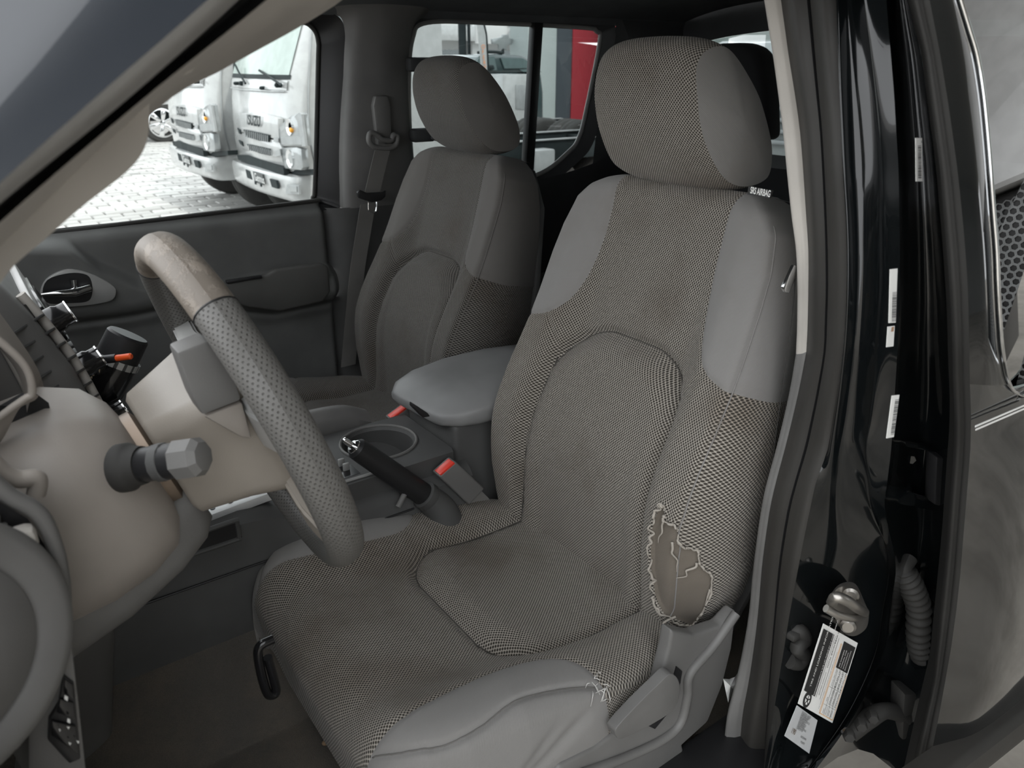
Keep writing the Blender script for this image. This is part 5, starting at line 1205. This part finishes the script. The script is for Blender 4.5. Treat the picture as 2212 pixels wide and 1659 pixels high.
# ------------------------------------------------------------------ outside
def concrete(name, a, b, sc=0.7):
    m, nt, bs = mat_new(name); f = ramp(nt, noise(nt, sc, 6, rough=0.65), 0.35, 0.7); g = noise(nt, 40, 3)
    nt.links.new(mixc(nt, math_(nt, 'MULTIPLY', g, 0.3), mixc(nt, f, a, b), tuple(x * 0.5 for x in a)), bs.inputs['Base Color']); bs.inputs['Roughness'].default_value = 0.75
    return m
M['concrete'] = concrete('stained_concrete', (0.42, 0.39, 0.345), (0.24, 0.22, 0.19), 2.0)
M['paver'] = concrete('grey_pavers', (0.42, 0.41, 0.395), (0.30, 0.295, 0.285), 1.0)
M['paver_b'] = concrete('light_pavers', (0.52, 0.51, 0.49), (0.40, 0.395, 0.385), 1.0)
M['joint'] = concrete('paver_joints', (0.30, 0.29, 0.28), (0.22, 0.21, 0.2), 2.0)
M['truck_white'] = simple('white_truck_paint', (0.42, 0.425, 0.42), 0.18, 0, 0.5, 0.6)
M['truck_grey'] = plastic('grey_truck_plastic', (0.30, 0.31, 0.31), 0.4)
M['tblack'] = plastic('black_truck_plastic', (0.02, 0.026, 0.027), 0.6, spec=0.12)
M['lens'] = simple('lamp_lens', (0.32, 0.335, 0.335), 0.12, 0.3)
M['reflector'] = simple('lamp_reflector', (0.8, 0.8, 0.8), 0.1, 0.9)
M['wind'] = simple('windscreen_glass', (0.30, 0.36, 0.33), 0.15, 0.0, 0.5, 0.0)
M['dwind'] = simple('dark_side_glass', (0.03, 0.05, 0.05), 0.05, 0.0, 0.9, 1.0)
g = obj('ground', [(-40, -40, -0.06), (80, -40, -0.06), (80, 80, -0.06), (-40, 80, -0.06)], [(0, 1, 2, 3)], M['joint'], smooth=False); struct(g)
fl = obj('concrete_apron', [(-30, -30, 0), (60, -30, 0), (60, 4.2, 0), (-30, 4.2, 0), (-30, -30, -0.05), (60, -30, -0.05), (60, 4.2, -0.05), (-30, 4.2, -0.05)], [(0, 1, 2, 3), (2, 6, 7, 3)], M['concrete'], smooth=False); struct(fl)
# block paving: 300 separate blocks where they show, the rest one mesh
pv = struct(empty('pavement', (2, 10, 0), 'light grey block paving in front of the white trucks', 'paving'))
def block_mesh(sx, sy, h):
    bm = bmesh.new(); bm_box(bm, Vector((0, 0, 0)), (sx, sy, h), 0.012, None, 1)
    me = bpy.data.meshes.new('paver'); bm.to_mesh(me); bm.free(); return me
bmA, bmB = block_mesh(0.285, 0.185, 0.06), block_mesh(0.285, 0.185, 0.06)
bmA.materials.append(M['paver']); bmB.materials.append(M['paver_b'])
rnd = random.Random(3); cells = []
for j in range(-6, 60):
    for i in range(-12, 40):
        x = 0.0 + i * 0.30 + (0.15 if j % 2 else 0); y = 8.3 + j * 0.20
        v = Vector((x, y, 0)) - CP; k = v.dot(_fw)
        px, py = 1106 + FPX * v.dot(_rt) / k, 829.5 - FPX * v.dot(_up) / k
        vis = (90 < px < 720 and 280 < py < 530)
        cells.append((not vis, y, x, rnd.random()))
cells.sort()
rest = bmesh.new()
for n_, (nv, y, x, q) in enumerate(cells):
    dz = (rnd.random() - 0.5) * 0.012
    if n_ < 300:
        o = bpy.data.objects.new('paver', bmA if q < 0.55 else bmB); COL.objects.link(o); o.parent = pv
        o.location = (x - 2, y - 10, -0.03 + dz); o.rotation_euler = (0, 0, (rnd.random() - 0.5) * 0.05)
    else: bm_box(rest, Vector((x, y, -0.03 + dz)), (0.285, 0.185, 0.06))
ro = obj_bm('paver_field', rest, M['paver'], pv, smooth=False); ro['kind'] = 'stuff'
# ---- white cab-over trucks
XF = 2.45
M['plate'] = simple('dark_plate', (0.06, 0.065, 0.065), 0.5)
def tq(pts, x): return [at(*p, x=x) for p in pts]
def flush(nm, pts, x, mat, parent, th=0.012, bev=0.0):
    return prism(nm, tq(pts, x), (th, 0, 0), mat, parent, bev)
tk = empty('white_truck', (2.45, 7.45, 0.0), 'nearer white cab-over truck with dark licence plate, seen through the far window', 'truck', 'white trucks outside')
# cab: sections across y with rounded corner, swept in z
def cab_sec(z, xf, yl=6.6, yr=8.35, xb=3.97, r=0.16):
    P = [(xb, yl, z)]
    for a in np.linspace(-90, -180, 8): P.append((xf + r + r * math.cos(math.radians(a)), yl + r + r * math.sin(math.radians(a)), z))
    for t in np.linspace(0.15, 0.85, 6): P.append((xf - 0.05 * math.sin(math.pi * t), yl + r + (yr - yl - 2 * r) * t, z))
    for a in np.linspace(180, 90, 8): P.append((xf + r + r * math.cos(math.radians(a)), yr - r + r * math.sin(math.radians(a)), z))
    P.append((xb, yr, z)); return P
secs = [(0.60, 2.52), (0.66, 2.485), (0.8, 2.475), (1.0, 2.48), (1.2, 2.50), (1.36, 2.53), (1.45, 2.56), (1.75, 2.68), (2.1, 2.82), (2.25, 2.95), (2.3, 3.2)]
L = [cab_sec(z, x) for z, x in secs]
V = [p for l in L for p in l]; F = grid_faces(len(L), len(L[0])); F.append(tuple(range((len(L) - 1) * len(L[0]), len(L) * len(L[0]))))
F.append(tuple(i * len(L[0]) for i in range(len(L))) + tuple(i * len(L[0]) + len(L[0]) - 1 for i in range(len(L) - 1, -1, -1)))
obj('cab', V, [f[::-1] for f in F], M['truck_white'], tk, auto=40)
def cab_patch(nm, y0, y1, z0, z1, mat, out=0.012, n=14, parent=tk):
    """panel that follows the cab front"""
    V = []
    for z in np.linspace(z0, z1, 6):
        x = np.interp(z, [s[0] for s in secs], [s[1] for s in secs])
        l = catmull(cab_sec(z, x), 90); ys = [p[1] for p in l[4:86]]
        for y in np.linspace(y0, y1, n):
            k = int(np.argmin([abs(p[1] - y) for p in l[3:87]])) + 3
            V.append((l[k][0] - out, y, z))
    return obj(nm, V, [f[::-1] for f in grid_faces(6, n)], mat, parent)
cab_patch('windscreen', 6.72, 8.22, 1.42, 2.12, M['wind'], 0.010, 30)
cab_patch('windscreen_seal', 6.70, 8.24, 1.385, 1.42, M['tblack'], 0.009, 30)
cab_patch('wiper_panel', 6.72, 8.2, 1.30, 1.375, M['truck_white'], 0.012, 30)
tube('panel_seam', [(2.50, 6.75, 1.29), (2.455, 7.1, 1.285), (2.445, 7.5, 1.283), (2.455, 7.9, 1.285), (2.5, 8.2, 1.29)], 0.006, M['truck_grey'], tk, 6, 20)
for (a, b, c) in (((608, 184), (585, 168), (560, 152)), ((530, 180), (518, 160), (508, 140))):
    tube('wiper', [at(*a, x=2.45), at(*b, x=2.47), at(*c, x=2.49)], 0.010, M['tblack'], tk, 8, 10)
    lathe('wiper_pivot', [(0.02, 0), (0.02, 0.05), (0.008, 0.06)], at(*a, x=2.50), (-1, 0, 0), M['tblack'], tk, 12)
for p in ((575, 190), (518, 180)): lathe('washer', [(0.016, 0), (0.016, 0.05), (0.008, 0.06)], at(*p, x=2.49), (-1, 0, 0), M['tblack'], tk, 10)
# grille panel with slots
flush('grille_panel', [(507, 262), (520, 245), (560, 242), (600, 256), (602, 302), (560, 292), (520, 285), (510, 280)], 2.425, M['truck_white'], tk, 0.05, 0.008)
flush('grille_surround', [(508, 284), (555, 292), (602, 305), (612, 330), (612, 342), (560, 333), (520, 320), (512, 305)], 2.43, M['truck_white'], tk, 0.05, 0.008)
flush('grille_slot', [(525, 280), (582, 292), (580, 307), (560, 304), (535, 296)], 2.412, M['tblack'], tk, 0.01)
flush('grille_slot', [(533, 311), (583, 322), (583, 336), (560, 331), (540, 323)], 2.412, M['tblack'], tk, 0.01)
flush('grille_slot', [(512, 276), (518, 280), (520, 290), (516, 288)], 2.415, M['tblack'], tk, 0.01); flush('grille_slot', [(515, 302), (522, 306), (525, 316), (518, 310)], 2.415, M['tblack'], tk, 0.01)
flush('grille_slot', [(592, 296), (601, 299), (601, 307), (590, 306)], 2.415, M['truck_grey'], tk, 0.01); flush('grille_slot', [(594, 327), (604, 322), (606, 336), (596, 338)], 2.415, M['truck_grey'], tk, 0.01)
for i in range(12):
    for (xa, ya, dy) in ((530, 282, 14), (538, 313, 12)):
        px = xa + i * 4.3; py = ya + i * 0.98
        tube('grille_bar', [at(px, py, x=2.408), at(px + 1.0, py + dy, x=2.408)], 0.006, M['truck_grey'], tk, 6)
flush('lower_gap', [(512, 335), (535, 335), (612, 362), (614, 378), (560, 365), (515, 345)], 2.428, M['tblack'], tk, 0.05)
# headlight cluster
flush('headlamp', [(600, 282), (606, 270), (628, 250), (645, 243), (651, 247), (654, 278), (659, 315), (608, 316), (602, 300)], 2.43, M['lens'], tk, 0.06, 0.006)
flush('headlamp_bezel', [(645, 243), (651, 247), (660, 316), (652, 316), (642, 262), (636, 252)], 2.425, M['truck_grey'], tk, 0.02)
flush('headlamp_base', [(606, 296), (650, 294), (652, 312), (608, 312)], 2.424, M['truck_grey'], tk, 0.01)
lathe('indicator_bulb', [(0.02, 0), (0.02, 0.02), (0.008, 0.03)], at(632, 281, x=2.43), (-1, 0, 0), simple('amber_bulb', (0.8, 0.35, 0.03), 0.3), tk, 12)
lathe('lamp_bowl', [(0.065, -0.01), (0.065, 0.002), (0.045, -0.005), (0.02, -0.02)], at(624, 275, x=2.42), (-1, 0, 0), M['reflector'], tk, 20)
flush('fog_lamp', [(606, 319), (640, 318), (650, 322), (654, 362), (650, 368), (615, 364), (609, 345)], 2.43, M['lens'], tk, 0.06, 0.006)
lathe('fog_bowl', [(0.075, -0.01), (0.075, 0.002), (0.05, -0.005), (0.02, -0.02)], at(625, 343, x=2.422), (-1, 0, 0), M['reflector'], tk, 20)
# bumper
def bsec(z, x0): 
    P = [(3.3, 6.58, z)]
    for a in np.linspace(-90, -180, 7): P.append((x0 + 0.10 + 0.10 * math.cos(math.radians(a)), 6.58 + 0.10 + 0.10 * math.sin(math.radians(a)), z))
    for t in np.linspace(0.15, 0.85, 5): P.append((x0 - 0.05 * math.sin(math.pi * t), 6.68 + 1.59 * t, z))
    for a in np.linspace(180, 90, 7): P.append((x0 + 0.10 + 0.10 * math.cos(math.radians(a)), 8.27 + 0.10 * math.sin(math.radians(a)), z))
    P.append((3.3, 8.37, z)); return P
L = [bsec(z, x) for z, x in ((0.37, 2.50), (0.385, 2.46), (0.42, 2.44), (0.56, 2.435), (0.60, 2.445), (0.612, 2.48), (0.612, 2.6))]
obj('bumper', [p for l in L for p in l], [f[::-1] for f in grid_faces(len(L), len(L[0]))], M['truck_white'], tk, auto=40)
flush('under_strip', [(612, 368), (690, 366), (690, 378), (614, 378)], 2.50, M['tblack'], tk, 0.1)
for q in ([(530, 366), (540, 370), (544, 388), (534, 384)], [(582, 386), (596, 390), (600, 408), (587, 404)]): flush('bumper_slot', q, 2.384, M['tblack'], tk, 0.02)
flush('fog_recess', [(620, 398), (645, 400), (646, 420), (616, 418)], 2.41, M['truck_grey'], tk, 0.02)
flush('fog_light', [(624, 402), (640, 403), (641, 415), (625, 414)], 2.40, M['lens'], tk, 0.02)
flush('licence_plate', [(546, 370), (567, 377), (569, 400), (550, 393)], 2.372, M['plate'], tk, 0.01)
for q in ((552, 395), (564, 400)): box('plate_bolt', at(*q, x=2.365), (0.01, 0.04, 0.03), M['tblack'], tk, 0.004)
pa, pb, pc = at(551, 389, x=2.368), at(566, 395, x=2.368), at(549, 376, x=2.368)
text_mesh('Gennus', 0.10, M['white'], tk, pa, (pb - pa).normalized() * 0.85, (pc - pa).normalized(), 'lettering')
ea, eb, ec = at(533, 268, x=2.41), at(560, 273, x=2.41), at(533, 256, x=2.41)
text_mesh('ISUZU', 0.135, M['tblack'], tk, ea, (eb - ea).normalized(), (ec - ea).normalized(), 'emblem', bold=0.03)
# side of the cab: door shut line, window, handle recess
tube('door_seam', [(2.66, 6.592, 0.63), (2.63, 6.592, 0.9), (2.64, 6.592, 1.2), (2.70, 6.592, 1.6), (2.78, 6.592, 2.0)], 0.008, M['truck_grey'], tk, 6, 24)
prism('side_window', [(2.80, 6.597, 1.28), (3.6, 6.597, 1.28), (3.62, 6.597, 2.05), (2.95, 6.597, 2.05), (2.83, 6.597, 1.75), (2.79, 6.597, 1.4)], (0, -0.008, 0), M['dwind'], tk, 0)
prism('door_handle', [(2.74, 6.597, 1.05), (2.84, 6.597, 1.05), (2.84, 6.597, 1.17), (2.75, 6.597, 1.17)], (0, -0.01, 0), M['tblack'], tk, 0)
# ladder frame and rear wheels
for y in (7.05, 7.90):
    prism('frame_rail', [(3.9, y, 0.50), (8.2, y, 0.50), (8.2, y, 0.72), (3.9, y, 0.72)], (0, 0.05, 0), M['tblack'], tk, 0.005)
    box('rail_flange', (6.05, y + 0.01, 0.725), (4.3, 0.08, 0.012), M['truck_grey'], tk, 0.002)
for x in (4.6, 5.6, 6.6, 7.6): box('cross_member', (x, 7.5, 0.62), (0.10, 0.85, 0.12), M['tblack'], tk, 0.01)
def tyre(nm, c, ro, w, parent, mat=None, seg=40):
    prof = [(ro * 0.60, -w / 2), (ro * 0.9, -w / 2), (ro * 0.97, -w * 0.42), (ro, -w * 0.3), (ro, -w * 0.12), (ro * 0.975, -w * 0.10), (ro * 0.975, -w * 0.06), (ro, -w * 0.04), (ro, w * 0.04), (ro * 0.975, w * 0.06), (ro * 0.975, w * 0.10), (ro, w * 0.12), (ro, w * 0.3), (ro * 0.97, w * 0.42), (ro * 0.9, w / 2), (ro * 0.60, w / 2), (ro * 0.60, -w / 2)]
    return lathe(nm, prof, c, (0, 1, 0), mat or M['rubber'], parent, seg, cap=False)
for y in (6.72, 6.95, 8.05, 8.28): tyre('tyre', (6.9, y, 0.42), 0.42, 0.21, tk)
for y in (6.62, 8.38): lathe('wheel_disc', [(0.25, 0.0), (0.24, 0.02), (0.1, -0.03), (0.08, 0.05), (0.001, 0.05)], (6.9, y, 0.42), (0, -1 if y < 7 else 1, 0), M['lens'], tk, 24)
for y in (6.8, 8.15): tyre('tyre', (3.1, y, 0.40), 0.40, 0.22, tk)
box('battery_box', (5.35, 6.9, 0.48), (0.28, 0.2, 0.34), M['truck_grey'], tk, 0.02)
t2 = copy_tree(tk); t2.location = (2.30, 9.38, 0.0); t2['label'] = 'farther white cab-over truck, left of the one with the plate'
# ---- white car at the far left, only the wheel corner shows
wc = empty('white_car', (4.2, 18.2, 0), 'white car far behind the trucks, showing a chrome alloy wheel', 'car')
sheet('body', [[(2.9, 17.95, z), (3.6, 17.9, z + 0.02), (4.4, 17.9, z + 0.02), (7.2, 17.95, z)] for z in (0.72, 0.85, 1.05, 1.15)], (0, 1.7, 0), M['truck_white'], wc, n=20, sub=2)
prism('cabin', [(4.4, 18.0, 1.15), (7.0, 18.0, 1.15), (6.6, 18.1, 1.6), (5.0, 18.1, 1.6)], (0, 1.5, 0), M['dwind'], wc, 0.05)
for x in (3.95, 6.4):
    tyre('tyre', (x, 18.02, 0.38), 0.40, 0.25, wc)
    lathe('wheel_rim', [(0.29, 0.0), (0.29, 0.02), (0.26, 0.03), (0.25, -0.03)], (x, 17.9, 0.38), (0, -1, 0), M['chrome'], wc, 32, cap=False)
    for k in range(6):
        a = 2 * math.pi * k / 6 + 0.3; d_ = Vector((math.cos(a), 0, math.sin(a))); t_ = Vector((-math.sin(a), 0, math.cos(a))); c = Vector((x, 17.875, 0.38))
        prism('spoke', [c + d_ * 0.05 + t_ * 0.03, c + d_ * 0.05 - t_ * 0.03, c + d_ * 0.27 - t_ * 0.055, c + d_ * 0.27 + t_ * 0.055], (0, -0.03, 0), M['reflector'], wc, 0.006)
    lathe('hub_cap', [(0.06, 0), (0.055, 0.03), (0.001, 0.035)], (x, 17.88, 0.38), (0, -1, 0), M['chrome'], wc, 16)
    tube('arch', [(x + 0.50 * math.cos(a), 17.9, 0.42 + 0.50 * math.sin(a)) for a in np.linspace(0, math.pi, 16)], 0.05, M['truck_white'], wc, 8)
    prism('wheel_well', [(x + 0.48 * math.cos(a), 17.98, 0.42 + 0.48 * math.sin(a)) for a in np.linspace(0, math.pi, 14)], (0, 0.3, 0), M['tblack'], wc, 0)
# ---- things seen through the far rear window
YB = 13.0
def bq(pts, y): return [at(*p, y=y) for p in pts]
def wall_box(nm, x0, x1, h, y, mat, d=0.6):
    """panel wall between two photo columns on the plane y"""
    a, b = at(x0, 140, y=y), at(x1, 140, y=y)
    o = prism(nm, [(a.x, y, 0), (b.x, y, 0), (b.x, y, h), (a.x, y, h)], (0, d, 0), mat, None, 0); return struct(o)
M['redwall'] = concrete('red_wall_paint', (0.33, 0.018, 0.03), (0.30, 0.016, 0.026), 0.4)
wall_box('wall_red', 1236, 1420, 6, 13.0, M['redwall']); wall_box('wall_dark', 1203, 1236, 6, 13.02, concrete('dark_wall_paint', (0.05, 0.06, 0.07), (0.045, 0.055, 0.065), 0.5))
wall_box('wall_pale', 1140, 1203, 6, 13.04, concrete('pale_wall_paint', (0.40, 0.44, 0.43), (0.37, 0.41, 0.40), 0.5))
# showroom glazing with pole posts and a far white facade
for (px, w, y, lab) in ((1000, 0.16, 14.0, 'thick dark post nearest the white panel behind the far rear window'), (1014, 0.07, 15.0, 'thin dark post between the thick post and the feather flag'), (1111, 0.08, 14.0, 'thin dark post right of the feather flag')):
    p = at(px, 140, y=y); po = lathe('post', [(w / 2, 0), (w / 2, 5.5), (w / 2 * 0.8, 5.52)], (p.x, p.y, 0), (0, 0, 1), M['tblack'], None, 16); tag(po, lab, 'post', 'dark posts')
fx = struct(empty('wall_far', (12, 26, 0), 'pale far facade with columns', 'building'))
M['facade'] = concrete('white_facade', (0.66, 0.66, 0.65), (0.58, 0.58, 0.57), 0.3)
box('wall', (14, 27, 2.5), (34, 0.4, 5.0), M['facade'], fx, 0)
for i in range(12): box('column', (2 + i * 2.2, 26.6, 2.5), (0.35, 0.35, 5.0), M['facade'], fx, 0.02)
for i in range(11): box('far_window', (3.1 + i * 2.2, 26.75, 1.4), (1.4, 0.1, 1.2), M['dwind'], fx, 0)
box('fascia', (14, 26.3, 2.55), (34, 0.5, 0.5), M['truck_white'], fx, 0.02)
ta, tb = at(1170, 76, y=22), at(1120, 76, y=22)
box('sign_board', (tb.x + 0.2, 22.1, 2.55), (3.6, 0.1, 0.9), M['facade'], fx, 0.02)
text_mesh('AUTOS', 0.62, M['truck_grey'], fx, (ta.x + 0.65, 22.0, 2.28), (-1, 0, 0), (0, 0, 1), 'lettering', bold=0.02)
# feather flag
ff = empty('feather_flag', at(1055, 250, y=11.3), 'tall white feather flag with orange lettering outside', 'flag')
fl_ = bq([(1030, 40), (1040, 47), (1046, 60), (1050, 90), (1054, 188), (1042, 186), (1038, 120), (1033, 70)], 11.3)
prism('cloth', fl_, (0, 0.02, 0), M['truck_white'], ff, 0)
tube('pole', bq([(1030, 40), (1042, 47), (1048, 62), (1052, 92), (1056, 190), (1057, 352)], 11.3), 0.015, M['tblack'], ff, 8, 30)
M['orange'] = simple('orange_print', (0.75, 0.25, 0.06), 0.6)
for i, ch in enumerate('OFERTA'):
    o_ = at(1040 + i * 1.3, 105 + i * 11.5, y=11.28); text_mesh(ch, 0.09, M['orange'], ff, o_, (1, 0, 0), (0, 0, 1))
# dark SUV
sv = empty('dark_suv', (7.8, 11.9, 0), 'dark teal SUV parked behind the feather flag', 'car')
M['teal'] = simple('dark_teal_paint', (0.03, 0.05, 0.052), 0.15, 0, 0.5, 1.0)
M['suvglass'] = simple('suv_glass', (0.10, 0.14, 0.14), 0.05, 0, 0.9, 0.5)
sx0 = at(1022, 140, y=11.6).x; sx1 = at(1160, 140, y=11.6).x
def svp(pts, y=11.6): return [at(*p, y=y) for p in pts]
prism('body', svp([(1018, 175), (1022, 160), (1085, 156), (1120, 157), (1170, 156), (1175, 200), (1175, 290), (1018, 290)]), (0, 1.8, 0), M['teal'], sv, 0.06, 3)
prism('cabin', svp([(1022, 160), (1030, 128), (1040, 118), (1075, 116), (1130, 120), (1145, 130), (1165, 158)]), (0, 1.6, 0), M['teal'], sv, 0.06, 3)
prism('side_glass', svp([(1026, 150), (1032, 128), (1044, 122), (1068, 122), (1074, 152)], 11.57), (0, 0.02, 0), M['suvglass'], sv, 0)
prism('windscreen', svp([(1082, 125), (1130, 126), (1146, 135), (1153, 147), (1090, 148)], 11.57), (0, 0.02, 0), M['suvglass'], sv, 0)
prism('bonnet_highlight', svp([(1122, 150), (1160, 148), (1170, 156), (1130, 155)], 11.56), (0, 0.02, 0), M['suvglass'], sv, 0)
tube('roof_rail', svp([(1032, 114), (1060, 112), (1085, 114)], 11.65), 0.025, M['tblack'], sv, 8, 12)
prism('mirror', svp([(1057, 142), (1067, 140), (1070, 150), (1058, 152)], 11.45), (0, 0.15, 0), M['tblack'], sv, 0.02)
for p in (1040, 1150): tyre('tyre', at(p, 300, y=11.75), 0.36, 0.22, sv)
# white kiosk counter
ks = empty('white_counter', at(1120, 300, y=10.7), 'white box counter with a grey panel, in front of the dark SUV', 'counter')
ka, kb = at(1086, 160, y=10.7), at(1160, 160, y=10.7)
prism('body', [ka, kb, (kb.x, 10.7, 0.0), (ka.x, 10.7, 0.0)], (0, 0.4, 0), M['truck_white'], ks, 0.01)
prism('grey_panel', bq([(1114, 183), (1148, 184), (1148, 238), (1114, 236)], 10.69), (0, 0.012, 0), M['truck_grey'], ks, 0.005)
prism('dark_screen', bq([(1060, 197), (1083, 199), (1083, 230), (1060, 228)], 10.68), (0, 0.02, 0), M['dwind'], ks, 0.003)
tube('screen_frame', bq([(1060, 197), (1083, 199), (1083, 230), (1060, 228)], 10.66), 0.008, M['truck_grey'], ks, 6, closed=True)
# street sign
sg = empty('board_sign', at(1080, 118, y=13.5), 'grey board sign on a post, right of the feather flag', 'sign')
prism('board', bq([(1063, 84), (1085, 80), (1086, 75), (1098, 75), (1100, 82), (1108, 84), (1106, 96), (1096, 98), (1094, 108), (1078, 108), (1077, 96), (1064, 95)], 13.5), (0, 0.05, 0), M['lens'], sg, 0.005)
tube('post', bq([(1086, 105), (1086, 330)], 13.52), 0.03, M['tblack'], sg, 8)
# ---- through the cab rear window: a pale van and a greenish facade
vn = empty('pale_van', (9.5, 6.6, 0), 'pale van seen through the cab rear window', 'van')
box('body', (10.2, 6.2, 1.05), (2.2, 3.4, 1.5), M['lens'], vn, 0.12)
for i in range(5): box('van_window', (9.08, 4.9 + i * 0.55, 1.5), (0.03, 0.42, 0.34), M['dwind'], vn, 0.01)
for i in range(4): box('van_rib', (9.05, 6.2, 0.55 + 0.14 * i), (0.06, 3.2, 0.05), M['truck_grey'], vn, 0.01)
rf = struct(box('wall_rear', (16, 4, 2.5), (0.4, 20, 5), concrete('green_grey_facade', (0.25, 0.30, 0.28), (0.40, 0.44, 0.42), 0.8), None, 0))
# ---- unseen canopy and wall added to shade the pickup
cn_ = struct(box('added_canopy', (5.3, -2.9, 3.75), (10.2, 12.0, 0.2), simple('added_canopy_grey', (0.35, 0.35, 0.34), 0.7), None, 0))  # out of view, added to keep the sun off the cabin
bw = struct(box('added_wall', (2.0, -9.0, 2.0), (16, 0.3, 4.0), concrete('added_wall_grey', (0.35, 0.35, 0.34), (0.28, 0.28, 0.27), 0.5), None, 0))  # behind the camera, added to keep reflections in the black paint dark
# a parked light truck behind the camera, mirrored in the rear door glass
rt_ = empty('parked_light_truck', (3.6, -1.0, 0), 'white truck front with dark honeycomb grille, mirrored in the rear door glass', 'truck')
M['meshdark'] = plastic('dark_grille', (0.02, 0.02, 0.02), 0.4)
prism('bonnet', [(3.3, 0.0, 1.60), (3.3, -1.9, 1.60), (3.6, -1.9, 2.7), (3.6, 0.0, 2.7)], (1.5, 0, 0), simple('bright_white_paint', (0.8, 0.8, 0.79), 0.3, 0, 0.5, 0.5), rt_, 0.05, 3)
box('front_panel', (3.75, -0.95, 1.05), (0.6, 1.9, 1.08), M['meshdark'], rt_, 0.02)
hx = bmesh.new(); s_ = 0.018
for j in range(-1, 40):
    for i in range(0, 30):
        cy = -0.15 - (i + 0.5 * (j % 2)) * s_ * 1.75; cz = 0.60 + j * s_ * 1.5
        if cy < -1.5 or cz > 1.57: continue
        ringp = [(3.44, cy + s_ * 0.98 * math.sin(math.pi / 3 * k), cz + s_ * 0.98 * math.cos(math.pi / 3 * k)) for k in range(6)]
        ringi = [(3.44, cy + s_ * 0.74 * math.sin(math.pi / 3 * k), cz + s_ * 0.74 * math.cos(math.pi / 3 * k)) for k in range(6)]
        a = [hx.verts.new(p) for p in ringp]; b = [hx.verts.new(p) for p in ringi]
        for k in range(6): hx.faces.new((a[k], a[(k + 1) % 6], b[(k + 1) % 6], b[k]))
obj_bm('honeycomb_grille', hx, M['truck_grey'], rt_, smooth=False)['kind'] = 'stuff'
tube('chrome_bar', [(3.40, 0.0, 0.50), (3.36, -0.4, 0.48), (3.35, -0.95, 0.47), (3.36, -1.5, 0.48), (3.4, -1.9, 0.5)], 0.07, M['chrome'], rt_, 16, 24)
tube('chrome_upright', [(3.40, -0.52, 0.5), (3.38, -0.52, 0.9), (3.40, -0.50, 1.56)], 0.03, M['silver'], rt_, 12, 20)
